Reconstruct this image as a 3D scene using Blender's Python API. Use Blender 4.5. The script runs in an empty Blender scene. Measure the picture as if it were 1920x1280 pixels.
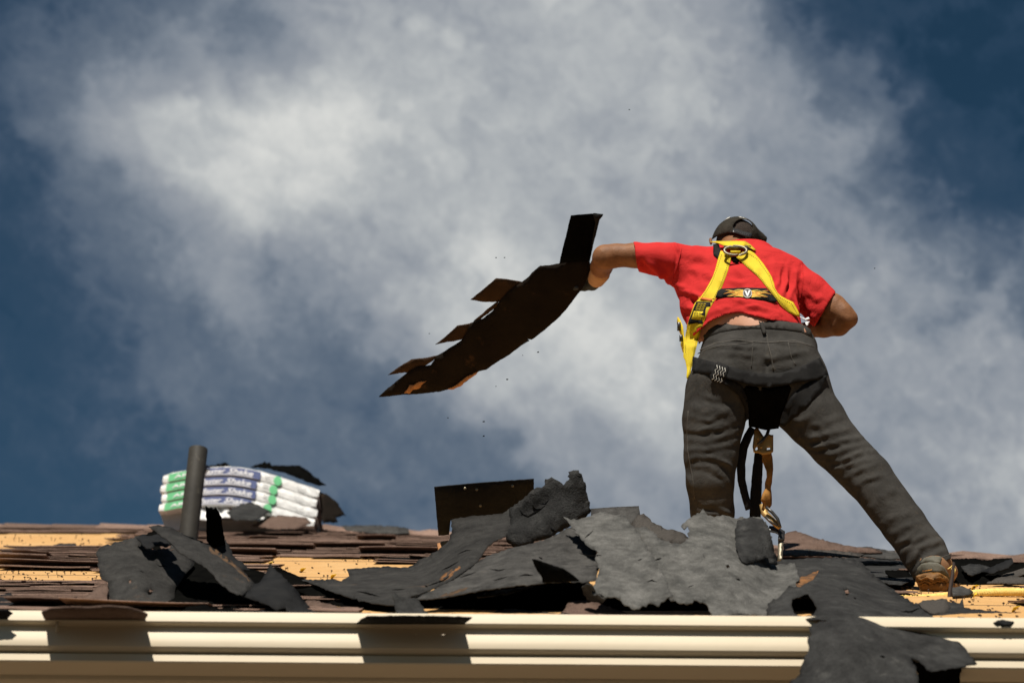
import bpy, bmesh, math, random
import numpy as np
from mathutils import Vector, noise
from mathutils.geometry import delaunay_2d_cdt
from mathutils.bvhtree import BVHTree
random.seed(7); rng = np.random.default_rng(7)
R_ = math.radians
scn = bpy.context.scene
COL = scn.collection

# ------------------------------------------------------------------ camera
FPX = 3733.0
PITCH, ROLL = R_(27.35), 0.0078
CAM = np.array([0.0, 0.0, 1.6])
cF = np.array([0, math.cos(PITCH), math.sin(PITCH)])
_R = np.array([1.0, 0, 0]); _U = np.array([0, -math.sin(PITCH), math.cos(PITCH)])
cR = math.cos(ROLL) * _R + math.sin(ROLL) * _U
cU = math.cos(ROLL) * _U - math.sin(ROLL) * _R
cd = bpy.data.cameras.new("camera"); cam = bpy.data.objects.new("camera", cd); COL.objects.link(cam)
from mathutils import Matrix
cam.matrix_world = Matrix(((cR[0], cU[0], -cF[0], CAM[0]), (cR[1], cU[1], -cF[1], CAM[1]), (cR[2], cU[2], -cF[2], CAM[2]), (0, 0, 0, 1)))
cd.sensor_width = 36; cd.lens = FPX * 36 / 1920; cd.clip_end = 5000; cd.clip_start = 0.1
cd.dof.use_dof = True; cd.dof.focus_distance = 6.85; cd.dof.aperture_fstop = 3.4
scn.camera = cam

# ------------------------------------------------------------------ light, sky, exposure
scn.view_settings.view_transform = 'Standard'; scn.view_settings.look = 'None'
scn.view_settings.exposure = 0.35; scn.view_settings.gamma = 1.0
SUN_EL, SUN_AZ = R_(54), R_(-13)            # azimuth measured from straight behind the camera, towards its left
sv = Vector((math.sin(SUN_AZ) * math.cos(SUN_EL), -math.cos(SUN_AZ) * math.cos(SUN_EL), math.sin(SUN_EL)))
ld = bpy.data.lights.new("sun", 'SUN'); ld.energy = 4.7; ld.angle = R_(0.53); ld.color = (1.0, 0.93, 0.83)
lo = bpy.data.objects.new("sun", ld); COL.objects.link(lo)
lo.rotation_euler = sv.to_track_quat('Z', 'Y').to_euler()

class NT:
    """tiny node-tree writer"""
    def __init__(s, nt): s.t = nt; nt.nodes.clear()
    def n(s, typ, **k):
        d = s.t.nodes.new(typ)
        for a, b in k.items(): setattr(d, a, b)
        return d
    def put(s, sock, v):
        if isinstance(v, bpy.types.NodeSocket): s.t.links.new(v, sock)
        else: sock.default_value = v
    def m(s, op, a, b=None, c=None, clamp=False):
        d = s.n('ShaderNodeMath', operation=op); d.use_clamp = clamp
        s.put(d.inputs[0], a)
        if b is not None: s.put(d.inputs[1], b)
        if c is not None: s.put(d.inputs[2], c)
        return d.outputs[0]
    def v(s, op, a, b=None, scale=None):
        d = s.n('ShaderNodeVectorMath', operation=op); s.put(d.inputs[0], a)
        if b is not None: s.put(d.inputs[1], b)
        if scale is not None: s.put(d.inputs['Scale'], scale)
        return d.outputs['Value'] if op in ('DOT_PRODUCT', 'LENGTH') else d.outputs[0]
    def noise(s, vec, scale, detail=4, rough=0.5, dist=0.0, color=False, typ='FBM'):
        d = s.n('ShaderNodeTexNoise'); s.put(d.inputs['Vector'], vec)
        d.inputs['Scale'].default_value = scale; d.inputs['Detail'].default_value = detail
        d.inputs['Roughness'].default_value = rough; d.inputs['Distortion'].default_value = dist
        return d.outputs['Color' if color else 'Fac']
    def ramp(s, fac, stops, interp='LINEAR'):
        d = s.n('ShaderNodeValToRGB'); cr = d.color_ramp; cr.interpolation = interp
        while len(cr.elements) < len(stops): cr.elements.new(0.5)
        for e, (p, c) in zip(cr.elements, stops):
            e.position = p; e.color = (c, c, c, 1) if isinstance(c, (int, float)) else (*c, 1)
        s.put(d.inputs[0], fac); return d.outputs[0]
    def mix(s, fac, a, b, blend='MIX'):
        d = s.n('ShaderNodeMix', data_type='RGBA', blend_type=blend)
        s.put(d.inputs[0], fac)
        for i, c in ((6, a), (7, b)):
            if isinstance(c, tuple) and len(c) == 3: c = (*c, 1)
            s.put(d.inputs[i], c)
        return d.outputs[2]
    def mapr(s, x, a, b, c=0.0, d=1.0):
        k = s.n('ShaderNodeMapRange'); s.put(k.inputs[0], x)
        for i, q in enumerate((a, b, c, d)): k.inputs[i + 1].default_value = q
        return k.outputs[0]
def lin(r, g, b):
    f = lambda c: (c / 255) / 12.92 if c / 255 <= .04045 else ((c / 255 + .055) / 1.055) ** 2.4
    return (f(r), f(g), f(b))

w = bpy.data.worlds.new("World"); scn.world = w; w.use_nodes = True
N = NT(w.node_tree)
SKY_STR = 0.1
sky = N.n('ShaderNodeTexSky', sky_type='NISHITA'); sky.sun_disc = False
sky.sun_elevation = SUN_EL; sky.sun_rotation = math.pi - SUN_AZ if False else math.atan2(sv.x, sv.y)
sky.air_density = 1.0; sky.dust_density = 0.3; sky.ozone_density = 2.5
tc = N.n('ShaderNodeTexCoord').outputs['Generated']
front = N.v('DOT_PRODUCT', tc, tuple(cF))
fz = N.m('MAXIMUM', front, 0.15)
uu = N.m('DIVIDE', N.v('DOT_PRODUCT', tc, tuple(cR)), fz)
vv = N.m('DIVIDE', N.v('DOT_PRODUCT', tc, tuple(cU)), fz)
wn = N.noise(tc, 9.0, 3, 0.55, color=True)
wn2 = N.noise(tc, 34.0, 4, 0.6, color=True)
warp = N.v('ADD', N.v('SCALE', N.v('SUBTRACT', wn, (.5, .5, .5)), scale=0.065), N.v('SCALE', N.v('SUBTRACT', wn2, (.5, .5, .5)), scale=0.03))
sp = N.n('ShaderNodeSeparateXYZ'); N.put(sp.inputs[0], warp)
X = N.m('ADD', N.m('ADD', uu, sp.outputs[0]), 960 / FPX)
X = N.m('MULTIPLY', X, FPX / 1920, clamp=True)
V = N.m('SUBTRACT', 640 / FPX, N.m('ADD', vv, sp.outputs[1]))
V = N.m('MULTIPLY', V, FPX / 960 * 8, None)
V = N.m('MINIMUM', N.m('MAXIMUM', V, 0.0), 8.0)
GRID = [
 [62, 84, 100, 118, 140, 148, 152, 152, 150, 118, 50, 48, 42],
 [66, 98, 140, 118, 165, 158, 155, 158, 150, 142, 78, 50, 42],
 [82, 122, 178, 208, 190, 160, 155, 158, 152, 145, 122, 66, 50],
 [56, 102, 144, 214, 184, 165, 160, 158, 150, 140, 116, 90, 55],
 [48, 86, 118, 176, 152, 176, 180, 167, 148, 145, 148, 115, 80],
 [52, 72, 88, 122, 128, 164, 192, 184, 160, 150, 152, 140, 112],
 [62, 78, 90, 90, 100, 135, 172, 188, 168, 155, 145, 150, 138],
 [64, 80, 76, 78, 84, 94, 130, 150, 152, 152, 148, 150, 152],
 [60, 68, 68, 72, 80, 88, 112, 128, 140, 148, 145, 148, 152]]
den = None
for j, row in enumerate(GRID):
    r = N.ramp(X, [(i / 12, (g * 1.035 - 40) / 170) for i, g in enumerate(row)], 'B_SPLINE')
    wj = N.m('MAXIMUM', N.m('SUBTRACT', 1.0, N.m('ABSOLUTE', N.m('SUBTRACT', V, float(j)))), 0.0)
    wj = N.m('SMOOTH_MIN', wj, 1.0, 0.0)
    den = N.m('MULTIPLY', r, wj) if den is None else N.m('MULTIPLY_ADD', r, wj, den)
# wisps: streaky fibres running down to the right, and soft billows
along = N.m('SUBTRACT', N.m('MULTIPLY', uu, .79), N.m('MULTIPLY', vv, .61)); across = N.m('ADD', N.m('MULTIPLY', uu, .61), N.m('MULTIPLY', vv, .79))
cx = N.n('ShaderNodeCombineXYZ'); N.put(cx.inputs[0], N.m('MULTIPLY', along, 5.5)); N.put(cx.inputs[1], N.m('MULTIPLY', across, 19.0)); N.put(cx.inputs[2], front)
st = N.noise(N.v('ADD', cx.outputs[0], N.v('SCALE', wn2, scale=.9)), 1.0, 9, 0.60, 0.35)
bl = N.noise(N.v('ADD', tc, N.v('SCALE', wn2, scale=.05)), 21.0, 8, 0.60, 0.2)
fi = N.noise(N.v('ADD', tc, N.v('SCALE', wn2, scale=.03)), 62.0, 6, 0.58, 0.3)
det = N.m('ADD', N.m('MULTIPLY', N.m('SUBTRACT', st, .5), .62), N.m('ADD', N.m('MULTIPLY', N.m('SUBTRACT', bl, .5), N.m('MULTIPLY_ADD', X, .24, .18)), N.m('MULTIPLY', N.m('SUBTRACT', fi, .5), N.m('MULTIPLY_ADD', X, .20, .14))))
den = N.m('ADD', den, N.m('MULTIPLY', det, N.mapr(den, 0.0, 0.30, 0.72, 1.0)))
# away from the photographed part of the sky: faint cloud, kept dark to lower the fill
gen = N.m('MULTIPLY', N.m('SUBTRACT', N.noise(tc, 3.0, 7, .58, .4), .38), 2.6)
away = N.m('ADD', N.mapr(N.m('ABSOLUTE', uu), .30, .5), N.mapr(N.m('ABSOLUTE', vv), .24, .4), clamp=True)
away = N.m('MAXIMUM', away, N.mapr(front, .75, .5))
den = N.m('ADD', N.m('MULTIPLY', den, N.m('SUBTRACT', 1.0, away)), N.m('MULTIPLY', N.m('MINIMUM', N.m('MULTIPLY', gen, .25), .16), away), clamp=True)
cl = N.ramp(den, [(0, lin(64, 88, 116)), (.22, lin(80, 97, 119)), (.45, lin(116, 127, 141)), (.65, lin(150, 156, 164)), (.82, lin(182, 186, 188)), (1, lin(216, 217, 214))])
cl = N.v('SCALE', cl, scale=1 / SKY_STR / 2 ** .35)
cov = N.ramp(den, [(0, 0.0), (.12, .22), (.35, .72), (.55, 1.0)], 'EASE')
blue = N.v('MULTIPLY', sky.outputs[0], (0.125, 0.215, 0.225))
colr = N.mix(cov, blue, cl)
bg = N.n('ShaderNodeBackground'); N.put(bg.inputs[0], colr); bg.inputs[1].default_value = SKY_STR
N.put(N.n('ShaderNodeOutputWorld').inputs[0], bg.outputs[0])
w.cycles.sampling_method = 'MANUAL'; w.cycles.sample_map_resolution = 512

# ------------------------------------------------------------------ geometry between photograph and place
TS, CC, Y_EAVE = 0.4341, 0.400, 5.0          # roof: z = 1.6 - CC + TS*Y
def dirn(px, py):
    px = np.asarray(px, float); py = np.asarray(py, float)
    return cF * FPX + (px - 960)[..., None] * cR - (py - 640)[..., None] * cU
def P(px, py, Y):
    d = dirn(px, py); t = np.asarray(Y, float) / d[..., 1]
    return CAM + t[..., None] * d
def proj(p):
    q = np.asarray(p) - CAM; f = q @ cF
    return 960 + FPX * (q @ cR) / f, 640 - FPX * (q @ cU) / f
def mpp(Y): return Y * 1.03 / FPX              # metres per photo pixel at depth Y (approx.)
def rh(px, py, h=0.0):
    """Y at which the line of sight meets the roof plane lifted by h"""
    d = dirn(px, py); m = d[..., 2] / d[..., 1]
    return (CC - h) / np.maximum(TS - m, 1e-3)
def roofz(Y): return 1.6 - CC + TS * Y

# ------------------------------------------------------------------ materials
def mat(name, base, rough=.8, var=None, scale=30, bump=0.0, bscale=200, metal=0.0, spec=.3, extra=None, det=5, crink=0.0, cscale=16):
    """var = second colour mixed in by noise; base colours are real-world albedos"""
    m = bpy.data.materials.new(name); m.use_nodes = True; n = NT(m.node_tree)
    b = n.n('ShaderNodeBsdfPrincipled'); o = n.n('ShaderNodeOutputMaterial'); n.put(o.inputs[0], b.outputs[0])
    co = n.n('ShaderNodeTexCoord').outputs['Object']
    c = (*base, 1)
    if var is not None:
        f = n.mapr(n.noise(co, scale, det, .6), .32, .68)
        c = n.mix(f, base, var)
    if extra: c = extra(n, co, c)
    n.put(b.inputs['Base Color'], c)
    b.inputs['Roughness'].default_value = rough; b.inputs['Metallic'].default_value = metal
    b.inputs['Specular IOR Level'].default_value = spec
    if bump:
        bp = n.n('ShaderNodeBump'); bp.inputs['Strength'].default_value = 1.0; bp.inputs['Distance'].default_value = bump
        n.put(bp.inputs['Height'], n.noise(co, bscale, 5, .65))
        if crink:
            b2 = n.n('ShaderNodeBump'); b2.inputs['Strength'].default_value = 1.0; b2.inputs['Distance'].default_value = crink
            nz = n.m('ABSOLUTE', n.m('SUBTRACT', n.noise(co, cscale, 6, .6, .6), .5))
            n.put(b2.inputs['Height'], n.m('POWER', nz, .6)); n.put(bp.inputs['Normal'], b2.outputs[0])
        n.put(b.inputs['Normal'], bp.outputs[0])
    return m
def scuffs(col, amt=.5, scale=6, stretch=(1, 1, 1), lo=.62, hi=.72, grain=False):
    def f(n, co, c):
        mp = n.n('ShaderNodeMapping'); n.put(mp.inputs[0], co); mp.inputs['Scale'].default_value = stretch
        k = n.m('MULTIPLY', n.mapr(n.noise(mp.outputs[0], scale, 8, .7), lo, hi), amt)
        if isinstance(c, tuple): c = c[:3]
        c = n.mix(k, c, col)
        if grain: c = n.mix(1.0, n.mix(1.0, c, n.ramp(n.noise(co, 300, 3, .7), [(.3, .72), (.7, 1.3)]), 'MULTIPLY'), n.ramp(n.noise(co, 34, 7, .72), [(.32, .70), (.68, 1.32)]), 'MULTIPLY')
        return c
    return f
M = {}
def speckle(n, co, c):
    c = n.mix(1.0, c, n.ramp(n.noise(co, 34, 7, .72), [(.32, .70), (.68, 1.35)]), 'MULTIPLY')
    c = n.mix(n.m('MULTIPLY', n.mapr(n.noise(co, 420, 2, .5), .60, .70), .35), c, (.17, .165, .15))
    return n.mix(n.m('MULTIPLY', n.mapr(n.noise(co, 5.5, 8, .72), .60, .74), .55), c, (.20, .12, .07))
M['felt'] = mat('asphalt_felt', (.022, .022, .022), .85, (.042, .042, .041), 9, .003, 160, extra=scuffs((.12, .115, .105), .35, 18, lo=.58, hi=.75, grain=True), spec=.06, crink=.0045)
M['felt_dark'] = mat('dark_felt', (.012, .0125, .0135), .8, (.021, .021, .021), 14, .0015, 260, spec=.06, crink=.0045)
M['felt_rust'] = mat('rubbed_felt', (.022, .0215, .021), .85, (.040, .039, .037), 10, .003, 160, extra=speckle, spec=.06, crink=.0045)
M['felt_pale'] = mat('weathered_felt', (.058, .058, .055), .9, (.122, .120, .113), 13, .0022, 160, extra=scuffs((.24, .235, .22), .45, 50, lo=.60, hi=.72, grain=True), det=8, spec=.06, crink=.0045)
M['felt_mid'] = mat('grey_felt', (.034, .033, .032), .9, (.072, .070, .066), 10, .0022, 160, extra=scuffs((.16, .13, .10), .4, 9, lo=.60, hi=.75, grain=True), det=8, spec=.06, crink=.0045)
M['black'] = mat('tar_and_shade_black', (.003, .003, .003), .9, (.005, .005, .0045), 20, .002, 200, spec=.0)  # real black pieces, and painted shade in hollows and gaps
M['rust'] = mat('rubbed_rusty_felt', (.26, .12, .045), .9, (.06, .045, .035), 40, .002, 200, spec=.05, det=8)
M['rust2'] = mat('brown_rubbed_felt', (.13, .075, .04), .9, (.04, .036, .032), 35, .002, 200, spec=.05, det=8)
M['pack_dark'] = mat('shingle_back', (.011, .0088, .0072), .85, (.017, .013, .010), 9, .0012, 300, extra=scuffs((.10, .055, .03), .5, 10, lo=.6, hi=.7), spec=.05)
M['tab'] = mat('shingle_tab_back', (.034, .020, .012), .85, (.05, .03, .018), 12, .0012, 300, spec=.05)
def gran(n, co, c):
    g = n.noise(co, 330, 2, .6)
    c = n.mix(n.mapr(g, .55, .72), c, (.32, .225, .17))
    c = n.mix(n.mapr(g, .44, .32), c, (.03, .022, .02))
    at = n.n('ShaderNodeAttribute', attribute_name='var').outputs['Fac']
    c = n.mix(1.0, c, n.ramp(at, [(0, .62), (.4, .9), (1, 1.3)]), 'MULTIPLY')
    return n.mix(n.mapr(n.noise(co, 5, 6, .7), .55, .75, 0, .5), c, (.085, .06, .05))
M['shingle'] = mat('granule_shingle', (.17, .112, .088), .95, (.25, .17, .135), 22, .003, 420, extra=gran, spec=.05)
M['granule'] = mat('speckled_granules', (.04, .037, .034), .9, (.10, .09, .08), 260, .004, 300, spec=.05)
def woodf(n, co, c):
    mp = n.n('ShaderNodeMapping'); n.put(mp.inputs[0], co); mp.inputs['Scale'].default_value = (1.2, 22, 22)
    g = n.noise(mp.outputs[0], 7, 8, .65, .6)
    c = n.mix(n.mapr(g, .35, .7), (.60, .36, .14), (.44, .235, .085))
    c = n.mix(n.mapr(n.noise(co, 38, 6, .7), .60, .66, 0, .85), c, (.10, .06, .035))
    return n.mix(n.mapr(n.noise(co, 3.0, 4, .6), .5, .75, 0, .5), c, (.62, .43, .21))
M['wood'] = mat('bare_plywood', (.7, .45, .2), .75, bump=.002, bscale=60, extra=woodf)
M['edgewood'] = mat('split_wood', (.45, .22, .09), .8, (.3, .14, .06), 60)
M['gutter'] = mat('cream_painted_metal', (.64, .555, .415), .5, (.61, .525, .385), 3, .0004, 30, spec=.25,
                  extra=scuffs((.50, .40, .28), .35, 7, (1.0, 6, 6), .60, .78))
M['wallm'] = mat('stucco', (.55, .42, .29), .9, (.6, .46, .32), 5, .003, 90)
M['ground'] = mat('dry_ground', (.072, .052, .034), .95, (.055, .040, .027), 2, .01, 30)
M['pipe'] = mat('vent_pipe_plastic', (.028, .026, .022), .65, (.045, .042, .035), 9, .001, 60, extra=scuffs((.22, .20, .15), .5, 14, lo=.62, hi=.72))
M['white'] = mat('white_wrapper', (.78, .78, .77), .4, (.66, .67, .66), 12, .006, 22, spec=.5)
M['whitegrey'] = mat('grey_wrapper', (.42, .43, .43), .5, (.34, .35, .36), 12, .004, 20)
M['green'] = mat('green_print', (.10, .46, .19), .45, (.12, .50, .22), 20, spec=.5)
M['navy'] = mat('navy_print', (.050, .072, .20), .45, (.065, .09, .23), 20, spec=.5)
M['ink'] = mat('black_print', (.02, .02, .02), .5)
M['text'] = mat('white_print', (.82, .82, .84), .5)
def weave(sc, amp):
    def f(n, co, c): return c
    return f
def knit(n, co, c): return n.mix(n.mapr(n.noise(co, 7, 4, .6), .45, .75, 0, .4), (.50, .027, .027), (.56, .042, .036))
M['shirt'] = mat('red_cotton', (.8, .04, .03), .85, bump=.0006, bscale=380, spec=.08, extra=knit, crink=.007, cscale=6)
def denim(n, co, c):
    c = n.mix(n.mapr(n.noise(co, 10, 6, .65), .40, .72), (.037, .0355, .033), (.067, .064, .059))
    c = n.mix(n.mapr(n.noise(co, 24, 8, .75), .58, .75, 0, .45), c, (.12, .095, .068))
    return n.mix(n.mapr(n.noise(co, 500, 2, .5), .4, .65, 0, .3), c, (.03, .027, .023))
M['denim'] = mat('charcoal_denim', (.06, .055, .048), .92, bump=.0012, bscale=330, spec=.06, extra=denim, crink=.005, cscale=7)
M['denim_thread'] = mat('worn_seam', (.075, .068, .058), .9, (.04, .037, .033), 160)
def skinf(n, co, c): return n.mix(n.mapr(n.noise(co, 26, 6, .6), .4, .7), (.19, .085, .038), (.275, .130, .062))
M['skin'] = mat('tanned_skin', (.36, .17, .09), .55, bump=.0015, bscale=120, spec=.22, extra=skinf)
M['skin_pale'] = mat('untanned_skin', (.52, .27, .17), .55, (.56, .30, .20), 12, .0005, 90)
M['hair'] = mat('short_hair', (.022, .014, .010), .8, (.05, .034, .024), 120, .004, 300)
M['cap'] = mat('faded_cap_cotton', (.026, .024, .020), .95, (.046, .041, .033), 18, .0015, 300, spec=.04, crink=.005, cscale=14)
M['plastic'] = mat('black_plastic', (.03, .03, .03), .35, spec=.6)
def stitchy(n, co, c): return n.mix(n.mapr(n.noise(co, 22, 6, .7), .55, .75, 0, .6), c, (.52, .34, .02))
M['yellow'] = mat('yellow_webbing', (.72, .56, .02), .75, (.64, .46, .015), 12, .0010, 420, extra=stitchy)
M['orange'] = mat('orange_webbing', (.62, .16, .03), .7)
M['tan'] = mat('brown_webbing', (.36, .17, .035), .8, (.24, .105, .02), 22, .003, 120)
M['web'] = mat('black_webbing', (.007, .007, .007), .7, (.012, .0115, .011), 40, .0016, 380, spec=.15)
M['stitch'] = mat('white_thread', (.55, .53, .48), .8)
M['blackstitch'] = mat('dark_thread', (.05, .045, .02), .8)
M['metal'] = mat('worn_steel', (.27, .24, .18), .5, (.18, .16, .12), 30, .0006, 120, metal=.85)
M['goldmetal'] = mat('brass_steel', (.45, .30, .12), .45, (.36, .22, .08), 25, .0006, 120, metal=.5)
M['flame'] = mat('orange_flame_print', (.78, .26, .04), .7, (.85, .48, .06), 40)
M['flame2'] = mat('yellow_flame_print', (.80, .62, .10), .7)
M['boot'] = mat('tan_boot_leather', (.27, .145, .07), .8, (.17, .085, .04), 14, .003, 70)
M['bootcollar'] = mat('olive_boot_rubber', (.085, .082, .062), .7, (.13, .125, .10), 22, .0015, 120)
M['sole'] = mat('brown_rubber_sole', (.22, .10, .022), .6, (.10, .05, .015), 30, .004, 60)
M['rope'] = mat('yellow_rope_fibre', (.86, .66, .22), .75, (.74, .50, .12), 60, .002, 300)
M['glove'] = mat('dark_work_glove', (.022, .030, .038), .7, (.04, .05, .06), 40, .003, 150)
M['glovetan'] = mat('tan_glove_cuff', (.42, .24, .13), .7, (.5, .3, .17), 30, .001, 200)
M['nail'] = mat('nail_steel', (.07, .05, .04), .5, metal=.6)
M['leaf'] = mat('yellow_leaf', (.85, .62, .04), .7)

# ------------------------------------------------------------------ objects
def tag(o, label=None, cat=None, group=None, kind=None):
    if label: o['label'] = label
    if cat: o['category'] = cat
    if group: o['group'] = group
    if kind: o['kind'] = kind
    return o
def empty(name, loc, label=None, cat=None, group=None):
    o = bpy.data.objects.new(name, None); COL.objects.link(o); o.location = Vector(loc); o.empty_display_size = .1
    return tag(o, label, cat, group)
def world_of(o):
    v = Vector((0, 0, 0))
    while o is not None: v += o.location; o = o.parent
    return v
def link(name, verts, faces, material, parent=None, smooth=True, origin=None, attr=None):
    """one mesh object from world-space vertices; rotations are baked, only translations are stored"""
    verts = np.asarray(verts, float).reshape(-1, 3)
    if origin is None:
        origin = Vector((0, 0, 0)) if parent is not None else Vector(((verts[:, 0].min() + verts[:, 0].max()) / 2, (verts[:, 1].min() + verts[:, 1].max()) / 2, verts[:, 2].min()))
    base = (world_of(parent) if parent is not None else Vector((0, 0, 0)))
    org = base + Vector(origin) if parent is not None else Vector(origin)
    me = bpy.data.meshes.new(name)
    me.from_pydata((verts - np.array(org)).tolist(), [], [list(map(int, f)) for f in faces])
    me.update()
    me.polygons.foreach_set('use_smooth', [smooth] * len(me.polygons))
    mats = material if isinstance(material, (list, tuple)) else [material]
    for m in mats: me.materials.append(m)
    if attr is not None:
        a = me.attributes.new('var', 'FLOAT', 'POINT'); a.data.foreach_set('value', np.asarray(attr, np.float32))
    o = bpy.data.objects.new(name, me); COL.objects.link(o)
    if parent is not None: o.parent = parent
    o.location = Vector(origin)
    return o
def solid(o, t, offset=-1):
    m = o.modifiers.new('thickness', 'SOLIDIFY'); m.thickness = t; m.offset = offset; return o

class MB:
    """collects shapes into one mesh"""
    def __init__(s): s.v = []; s.f = []; s.a = []
    def add(s, v, f, a=0.5):
        k = len(s.v); s.v += [tuple(map(float, x)) for x in v]; s.f += [tuple(i + k for i in q) for q in f]; s.a += [a] * len(v); return s
    def box(s, c, u, v, w_, a=.5):
        c, u, v, w_ = map(lambda x: np.array(x, float), (c, u, v, w_))
        vs = [c + i * u + j * v + k * w_ for k in (-1, 1) for j in (-1, 1) for i in (-1, 1)]
        return s.add(vs, [(0, 2, 3, 1), (4, 5, 7, 6), (0, 1, 5, 4), (2, 6, 7, 3), (0, 4, 6, 2), (1, 3, 7, 5)], a)
    def tube(s, pts, r, n=10, caps=True, flat=1.0, side=None):
        pts = [np.array(p, float) for p in pts]; L = len(pts)
        rr = r if isinstance(r, (list, tuple)) else [r] * L
        ref = np.array(side if side is not None else cR); vs = []
        for i, p in enumerate(pts):
            t = pts[min(i + 1, L - 1)] - pts[max(i - 1, 0)]; t /= (np.linalg.norm(t) + 1e-9)
            a = ref - t * ref.dot(t)
            if np.linalg.norm(a) < .15: a = np.array((0, 0, 1.)) - t * t[2]
            a /= np.linalg.norm(a); b = np.cross(t, a)
            for k in range(n):
                th = 2 * math.pi * k / n
                vs.append(p + rr[i] * (math.cos(th) * a + flat * math.sin(th) * b))
        fs = [(i * n + k, i * n + (k + 1) % n, (i + 1) * n + (k + 1) % n, (i + 1) * n + k) for i in range(L - 1) for k in range(n)]
        if caps: fs += [tuple(range(n))[::-1], tuple((L - 1) * n + k for k in range(n))]
        return s.add(vs, fs)
    def build(s, name, material, parent=None, smooth=True, attr=False, **k):
        return link(name, s.v, s.f, material, parent, smooth, attr=s.a if attr else None, **k)

# ---- sheets: an outline with its own depth, real thickness and torn edges
def rbf(ctrl):
    c = np.array([(a, b) for a, b, _ in ctrl], float) / 100.0
    y = np.array([(rh(a, b, v[1]) if isinstance(v, tuple) else v) for a, b, v in ctrl], float)
    n = len(c)
    if n < 3: return lambda x, yy: np.full(np.shape(x), y.mean())
    d = np.linalg.norm(c[:, None] - c[None], axis=2)
    k = lambda r: np.where(r > 1e-9, r * r * np.log(r + 1e-12), 0)
    A = np.zeros((n + 3, n + 3)); A[:n, :n] = k(d) + (1e-3 * np.eye(n) if n > 3 else 0)
    A[:n, n] = 1; A[:n, n + 1:] = c; A[n, :n] = 1; A[n + 1:, :n] = c.T
    if n == 3: A[:n, :n] = 0; A[:3, :3] += 1e-9 * np.eye(3)
    sol = np.linalg.lstsq(A, np.r_[y, 0, 0, 0], rcond=None)[0]
    def f(x, yy):
        q = np.stack([np.asarray(x, float), np.asarray(yy, float)], -1) / 100
        r = np.linalg.norm(q[..., None, :] - c, axis=-1)
        return k(r) @ sol[:n] + sol[n] + q @ sol[n + 1:]
    return f
def densify(out, step, jit, seed=0, closed=True):
    pts = []; n = len(out)
    for i in range(n if closed else n - 1):
        a = np.array(out[i][:2], float); b = np.array(out[(i + 1) % n][:2], float)
        L = np.linalg.norm(b - a); m = max(1, int(round(L / step))); nn = np.array([-(b - a)[1], (b - a)[0]]) / (L + 1e-9)
        for k in range(m):
            p = a + (b - a) * k / m
            if k and jit:
                q = .45 * noise.noise(Vector((p[0] * .11, p[1] * .11, seed * 3.7))) + .8 * (.5 - abs(noise.noise(Vector((p[0] * .5, p[1] * .5, seed + 3.3)))) * 2.2) + .5 * noise.noise(Vector((p[0] * 1.3, p[1] * 1.3, seed + 8.3))) + .6 * noise.noise(Vector((p[0] * .33, p[1] * .33, seed * 1.3 + 9)))
                p = p + nn * jit * q * 1.5 * min(1, 4 * min(k, m - k) / m)
            pts.append(p)
    return pts
def fill(outline, res, jit, holes=(), seed=0):
    ol = densify(outline, min(res, 4.5) if jit else min(res, 7), jit, seed)
    loops = [ol] + [densify(h, 4, .8, seed + 5) for h in holes]
    xs = [p[0] for p in ol]; ys = [p[1] for p in ol]
    pts, edges = [], []
    for lp in loops:
        k = len(pts); m = len(lp); pts += [tuple(p) for p in lp]; edges += [(k + i, k + (i + 1) % m) for i in range(m)]
    segs = np.array([(p[0], p[1]) for lp in loops for p in lp])
    for gy in np.arange(min(ys), max(ys), res):
        for gx in np.arange(min(xs), max(xs), res):
            q = (gx + random.uniform(-.25, .25) * res, gy + random.uniform(-.25, .25) * res)
            if np.min(np.hypot(segs[:, 0] - q[0], segs[:, 1] - q[1])) > res * .45: pts.append(q)
    vs, es, fs, *_ = delaunay_2d_cdt([Vector(p) for p in pts], edges, [], 0, 1e-5)
    V2 = np.array([(v.x, v.y) for v in vs])
    def inside(poly, q):
        p = np.array(poly); x, y = q[:, 0], q[:, 1]; c = np.zeros(len(q), bool)
        for i in range(len(p)):
            (x1, y1), (x2, y2) = p[i - 1], p[i]
            if y1 == y2: continue
            hit = ((y1 > y) != (y2 > y)) & (x < (x2 - x1) * (y - y1) / (y2 - y1) + x1)
            c ^= hit
        return c
    F = np.array([f for f in fs]); cen = V2[F].mean(1)
    ok = inside(ol, cen)
    for h in loops[1:]: ok &= ~inside(h, cen)
    F = F[ok]
    a = V2[F[:, 1]] - V2[F[:, 0]]; b = V2[F[:, 2]] - V2[F[:, 0]]
    flip = (a[:, 0] * b[:, 1] - a[:, 1] * b[:, 0]) > 0      # face the camera
    F[flip] = F[flip][:, ::-1]
    used = np.unique(F); mp_ = -np.ones(len(V2), int); mp_[used] = np.arange(len(used))
    return V2[used], mp_[F]
SEED = [0]
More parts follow.
